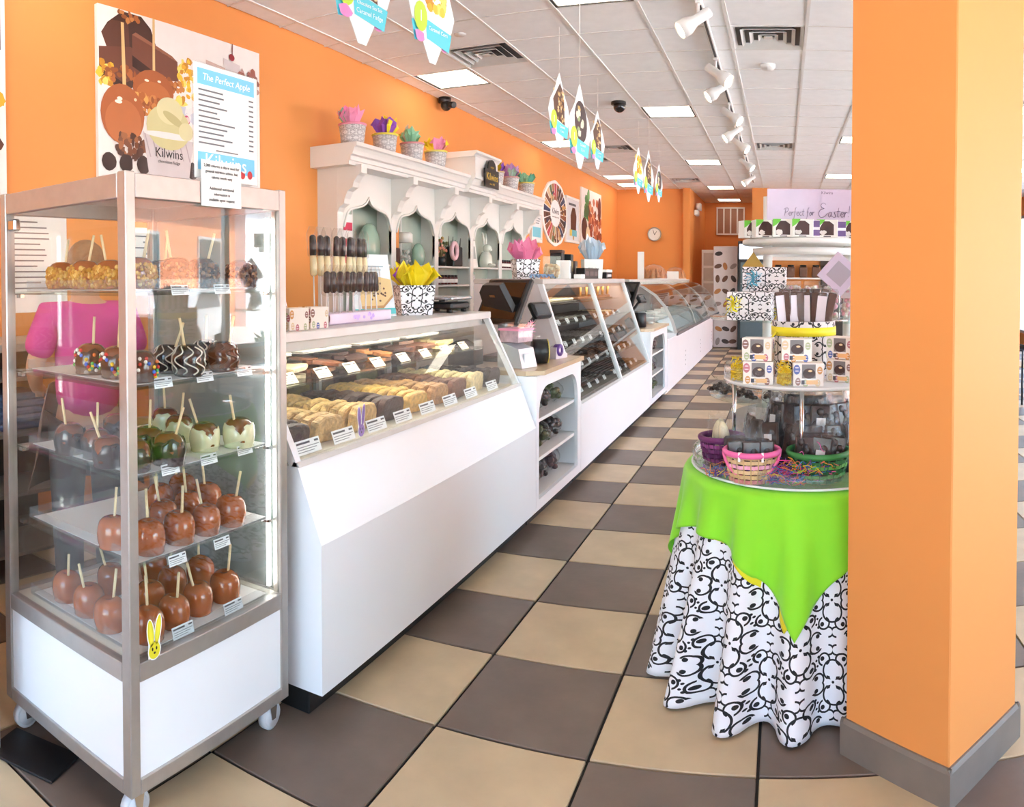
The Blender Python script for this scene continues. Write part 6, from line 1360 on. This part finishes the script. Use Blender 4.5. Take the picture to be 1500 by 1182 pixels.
# ------------------------------------------------------------------ on top of the tall chocolate case
ZB = 1.4955
t = thing('gift_bag', 'white scroll printed gift bag with pink tissue on the tall case', 'gift bag', (-1.96, 5.52, ZB), .6)
MB().add([(-.08, -.08, 0), (.08, -.08, 0), (.08, .08, 0), (-.08, .08, 0), (-.095, -.095, .15), (.095, -.095, .15), (.095, .095, .15), (-.095, .095, .15)], [(0, 1, 5, 4), (1, 2, 6, 5), (2, 3, 7, 6), (3, 0, 4, 7), (3, 2, 1, 0)]).build('bag', MATS['gift_bag_print'], t)
o = tissue([PINK, (246, 170, 205), (240, 140, 190)], 78, 1.2, 9, .12).build('tissue', PAINT(), t, recalc=False); o.location = (0, 0, .15)
for k in range(2): 
    t = thing('blue_bow', 'pale blue ribbon bow lying on the tall case, %s of two' % ORD(k), 'bow', (-1.82, 5.42 + .2 * k, ZB), group='blue bows on the tall case'); m = MB()
    for q in range(12): a = q * .55; m.tube([(0, 0, .012), (.05 * math.cos(a), .07 * math.sin(a), .035), (.06 * math.cos(a + .3), .08 * math.sin(a + .3), .01)], .009, (150, 184, 222), 5, flat=.3)
    m.build('loops', PAINT(), t)
t = thing('card_stand', 'tall white card stand behind the pink tissue bag', 'card stand', (-2.02, 5.93, ZB), rot=(-.12, 0, PI / 2 - .3)); MB().box(-.07, .07, 0, .004, 0, .30).build('card', PAPER, t); MB().box(-.06, .06, .0, .08, 0, .006).build('foot', ACRYL, t); MB().rect(-.03, .04, .17, .22, (150, 160, 160), .0006).build('print', PAINT(), t, recalc=False)
t = thing('toffee_box', 'clear box of toffee popcorn on the tall case', 'box', (-1.92, 6.08, ZB), .3); MB().box(-.075, .075, -.075, .075, 0, .19, b=.002).build('box', ACRYL, t); m = MB()
for k in range(120): m.sph((R.uniform(-.058, .058), R.uniform(-.058, .058), .016 + R.uniform(0, .10)), .014, R.choice([(206, 176, 130), (190, 150, 100), (226, 204, 164)]), 5, 4)
m.build('popcorn', PAINT(), t, kind='stuff')
def carton(name, label, x, y, w_, d, h, m_, lid=None, rz=0.0, pr=None):
    t = thing(name, label, 'box', (x, y, ZB), rz); MB().box(-w_ / 2, w_ / 2, -d / 2, d / 2, 0, h, b=.004).build('box', m_, t)
    if lid: MB().box(-w_ / 2 - .003, w_ / 2 + .003, -d / 2 - .003, d / 2 + .003, h, h + .03, b=.004).build('lid', lid, t)
    b = MB(); b.T = Matrix.Rotation(PI / 2, 4, 'Z'); b.rect(-d * .35, d * .35, h * .3, h * .7, pr or (200, 204, 208), w_ / 2 + .0006); b.build('print', PAINT(), t, recalc=False); return t
BRB = mat('brown_carton', (70, 46, 40), rough=.4)
carton('white_carton', 'white printed carton on the tall case beside the toffee box', -1.90, 6.36, .12, .13, .16, PAPER, None, .2, (150, 150, 156)); carton('white_carton', 'small white carton lying at the case front edge', -1.80, 6.52, .07, .13, .04, PAPER)
for k in range(4): carton('brown_carton', 'dark brown carton in the row on the tall case, %s from the left' % ORD(k), -2.02, 6.56 + .15 * k, .11, .12, .17 + .06 * (k % 2 == 0), BRB if k % 2 else BLACK, BRB if k == 0 else None, .1, (150, 130, 90))
for k in range(3): carton('brown_carton', 'low black carton at the front of the tall case, %s from the left' % ORD(k), -1.86, 6.86 + .17 * k, .09, .13, .10, BLACK, None, -.1, (90, 80, 80))
t = thing('gift_bag', 'white gift bag with pale blue tissue at the middle of the tall case', 'gift bag', (-1.95, 7.55, ZB), .5); MB().add([(-.09, -.07, 0), (.09, -.07, 0), (.09, .07, 0), (-.09, .07, 0), (-.10, -.08, .2), (.10, -.08, .2), (.10, .08, .2), (-.10, .08, .2)], [(0, 1, 5, 4), (1, 2, 6, 5), (2, 3, 7, 6), (3, 0, 4, 7), (3, 2, 1, 0)]).build('bag', PAPER, t); text('Kilwins', .04, INK, t, (0, -.0765, .1)); o = tissue([(206, 222, 236), (226, 234, 240)], 90, 1.2, 9, .2).build('tissue', PAINT(), t, recalc=False); o.location = (0, 0, .2)
carton('dark_tin', 'flat dark tin with a pale lid at the far end of the tall case', -1.95, 8.0, .16, .26, .07, BLACK, PAPER)
t = thing('menu_holder', 'tall narrow white menu holder on the ice cream case', 'menu holder', (-2.15, 11.3, 1.486), .2); MB().box(-.05, .05, -.006, .006, 0, .42, b=.002).build('card', WHITE2, t); MB().box(-.05, .05, -.05, .05, 0, .008).build('foot', ACRYL, t)
t = thing('menu_holder', 'small white card between the two cone domes', 'menu holder', (-2.08, 14.2, 1.486), .2); MB().box(-.11, .11, -.006, .006, 0, .15, b=.002).build('card', WHITE2, t); MB().box(-.08, .08, -.05, .05, 0, .008).build('foot', ACRYL, t)

# ------------------------------------------------------------------ staff member behind the apple case, and the shelf unit there
def skin_body(name, verts, edges, radii, m_, parent, root=0, sub=2):
    me = bpy.data.meshes.new(name); me.from_pydata(verts, edges, []); o = bpy.data.objects.new(name, me); COL.objects.link(o)
    md = o.modifiers.new('skin', 'SKIN'); md.use_smooth_shade = True
    for i, r in enumerate(radii):
        sv = me.skin_vertices[0].data[i]; sv.radius = (r, r) if not isinstance(r, tuple) else r; sv.use_root = (i == root)
    o.modifiers.new('sub', 'SUBSURF').levels = sub; o.modifiers['sub'].render_levels = sub
    dg = bpy.context.evaluated_depsgraph_get(); new = bpy.data.meshes.new_from_object(o.evaluated_get(dg)); bpy.data.objects.remove(o)
    new.materials.clear(); new.materials.append(m_); new.polygons.foreach_set('use_smooth', [True] * len(new.polygons))
    return link(name, new, parent)
SKIN = mat('skin', (214, 166, 138), rough=.5, var=.04); HAIR = mat('light_brown_hair', (150, 112, 78), rough=.6, var=.2, vs=40, bump=.4); PINKS = mat('pink_shirt', (214, 66, 150), rough=.8, var=.05, bump=.2, bs=20); APR = mat('taupe_apron', (150, 140, 132), rough=.85, var=.05); TRS = mat('dark_trousers', (48, 46, 52), rough=.85)
pe_ = thing('person', 'person in a pink shirt and taupe apron standing behind the apple case', 'person', (-2.80, 2.12, 0), math.radians(-112))
V = [(0, 0, .90), (0, 0, 1.08), (0, .0, 1.26), (0, 0, 1.36), (0, -.015, 1.41), (0, -.03, 1.475), (0, -.035, 1.555), (0, -.02, 1.615),
     (.17, 0, 1.34), (.25, -.03, 1.10), (.20, -.22, .98), (.16, -.28, .96), (-.17, 0, 1.34), (-.26, -.03, 1.10), (-.22, -.2, .97), (-.18, -.27, .95),
     (.095, 0, .84), (.10, -.02, .48), (.10, .02, .09), (.10, -.10, .05), (-.095, 0, .84), (-.10, -.02, .48), (-.10, .02, .09), (-.10, -.10, .05)]
E_ = [(0, 1), (1, 2), (2, 3), (3, 4), (4, 5), (5, 6), (6, 7), (3, 8), (8, 9), (9, 10), (10, 11), (3, 12), (12, 13), (13, 14), (14, 15), (0, 16), (16, 17), (17, 18), (18, 19), (0, 20), (20, 21), (21, 22), (22, 23)]
RA = [(.13, .095), (.11, .08), (.125, .085), (.08, .055), .052, .075, .085, .05, .06, .046, .034, .028, .06, .046, .034, .028, .09, .062, .045, .035, .09, .062, .045, .035]
skin_body('body', V, E_, RA, SKIN, pe_)
sh = skin_body('shirt', [(0, 0, .83), (0, 0, 1.08), (0, 0, 1.26), (0, 0, 1.38), (.17, 0, 1.345), (.245, -.02, 1.14), (-.17, 0, 1.345), (-.25, -.02, 1.14)], [(0, 1), (1, 2), (2, 3), (3, 4), (4, 5), (3, 6), (6, 7)], [(.18, .14), (.165, .13), (.185, .135), (.125, .095), .085, .078, .085, .078], PINKS, pe_)
skin_body('trousers', [(0, 0, .95), (.095, 0, .82), (.10, -.02, .48), (.10, .02, .08), (-.095, 0, .82), (-.10, -.02, .48), (-.10, .02, .08)], [(0, 1), (1, 2), (2, 3), (0, 4), (4, 5), (5, 6)], [(.175, .135), .11, .082, .07, .11, .082, .07], TRS, pe_)
m = MB(); n = 15; vs = []
for j in range(9):
    z = 1.02 - .062 * j
    for i in range(n): a = PI + PI * (i / (n - 1)) ; k = 1 + .03 * math.sin(5 * a + j) ; vs.append(((.185 + .012 * j) * math.cos(a) * k, (.155 + .012 * j) * math.sin(a) * k - .0, z))
m.add(vs, [(j * n + i, j * n + i + 1, (j + 1) * n + i + 1, (j + 1) * n + i) for j in range(8) for i in range(n - 1)], smooth=True); ap = m.build('apron', APR, pe_, recalc=False); ap.modifiers.new('s', 'SOLIDIFY').thickness = .004
m = MB(); m.sph((0, -.02, 1.625), .107, n=18, m=12, sc=(.86, 1.0, 1.05)); m.v = [(x, y + (.012 if y > 0 else .018 if z < 1.68 else 0), z) for x, y, z in m.v]; m.sph((0, .09, 1.60), .055, n=12, m=8, sc=(1, .8, 1.2)); m.build('hair', HAIR, pe_, loc=(0, 0, -.045))
FACE = MB(); 
for s in (-1, 1): FACE.sph((.03 * s, -.112, 1.61), .009, (40, 34, 32), 8, 6)
FACE.sph((0, -.125, 1.58), .014, (206, 156, 130), 8, 6, (.8, .9, 1.5)); FACE.sph((0, -.113, 1.545), .02, (178, 96, 92), 10, 5, (1, .35, .3))
for s in (-1, 1): FACE.sph((.082 * s, -.035, 1.60), .022, (210, 160, 134), 8, 6, (.4, .7, 1.3))
FACE.build('face', PAINT(), pe_, loc=(0, 0, -.045))
for s in (-1, 1):
    for f in range(5):
        b = Vector((.16 * s + .0, -.29, .955)) + Vector((.012 * (f - 1.5) * s, 0, 0)); 
        if f == 4: MB().tube([b + Vector((-.055 * s, .0, 0)), b + Vector((-.072 * s, -.02, -.01)), b + Vector((-.07 * s, -.04, -.015))], [.011, .009, .007], n=7).build('thumb', SKIN, pe_)
        else: l = [.062, .072, .068, .052][f]; MB().tube([b, b + Vector((0, -l * .5, -.004)), b + Vector((0, -l * .8, -.02)), b + Vector((0, -l * .85, -.038))], [.010, .009, .008, .006], n=7).build('finger', SKIN, pe_)
t = thing('back_shelf', 'dark rack of folded blue cloths behind the apple case', 'shelf unit', (-3.42, 1.9, 0), PI / 2)
MB().box(-.5, .42, .12, .24, 0, 1.15).build('back', mat('rack_dark', (58, 52, 48), rough=.6), t)
for z in (.12, .42, .72, 1.0): MB().box(-.5, .42, -.22, .12, z, z + .02, b=.003).build('shelf', mat('rack_grey', (120, 116, 110), rough=.5), t)
MB().box(-.52, .44, -.24, .24, 1.15, 1.19, b=.004).build('top', mat('rack_top', (176, 166, 152), rough=.4), t)
BLC = mat('blue_cloth', (76, 92, 120), rough=.9, var=.1); bm2 = MB().box(-.14, .14, -.12, .12, 0, .036, b=.012).mesh('folded_cloth', BLC)
for k in range(10): link('folded_cloth', bm2, None, 'folded blue cloth on the dark rack, %s stack, %s from the bottom' % (['left', 'right'][k // 5], ORD(k % 5)), 'cloth', 'folded blue cloths', None, (-3.38, 1.72 + .34 * (k // 5), .741 + .037 * (k % 5)), rz=PI / 2 + R.uniform(-.06, .06))
t = thing('notice_poster', 'white price poster hung low on the wall behind the apple case', 'poster', (WX + .004, 2.42, 1.62), PI / 2); MB().box(-.22, .22, 0, .003, -.3, .3).build('sheet', PAPER, t); m = MB()
for k in range(14): m.rect(-.17, .05 + R.uniform(-.05, .08), .22 - .032 * k, .228 - .032 * k, (110, 112, 116), .0005)
m.build('print', PAINT(), t, recalc=False)
t = thing('notice_poster', 'wide white menu sheet on the wall right of the person', 'poster', (WX + .004, 3.45, 1.62), PI / 2); MB().box(-.32, .32, 0, .003, -.22, .22).build('sheet', PAPER, t); m = MB()
for k in range(5): m.rect(-.27, .26, .16 - .075 * k, .168 - .075 * k, (60, 62, 66), .0005); m.rect(-.2, .2, .12 - .075 * k, .132 - .075 * k, (130, 132, 136), .0005)
m.build('print', PAINT(), t, recalc=False)
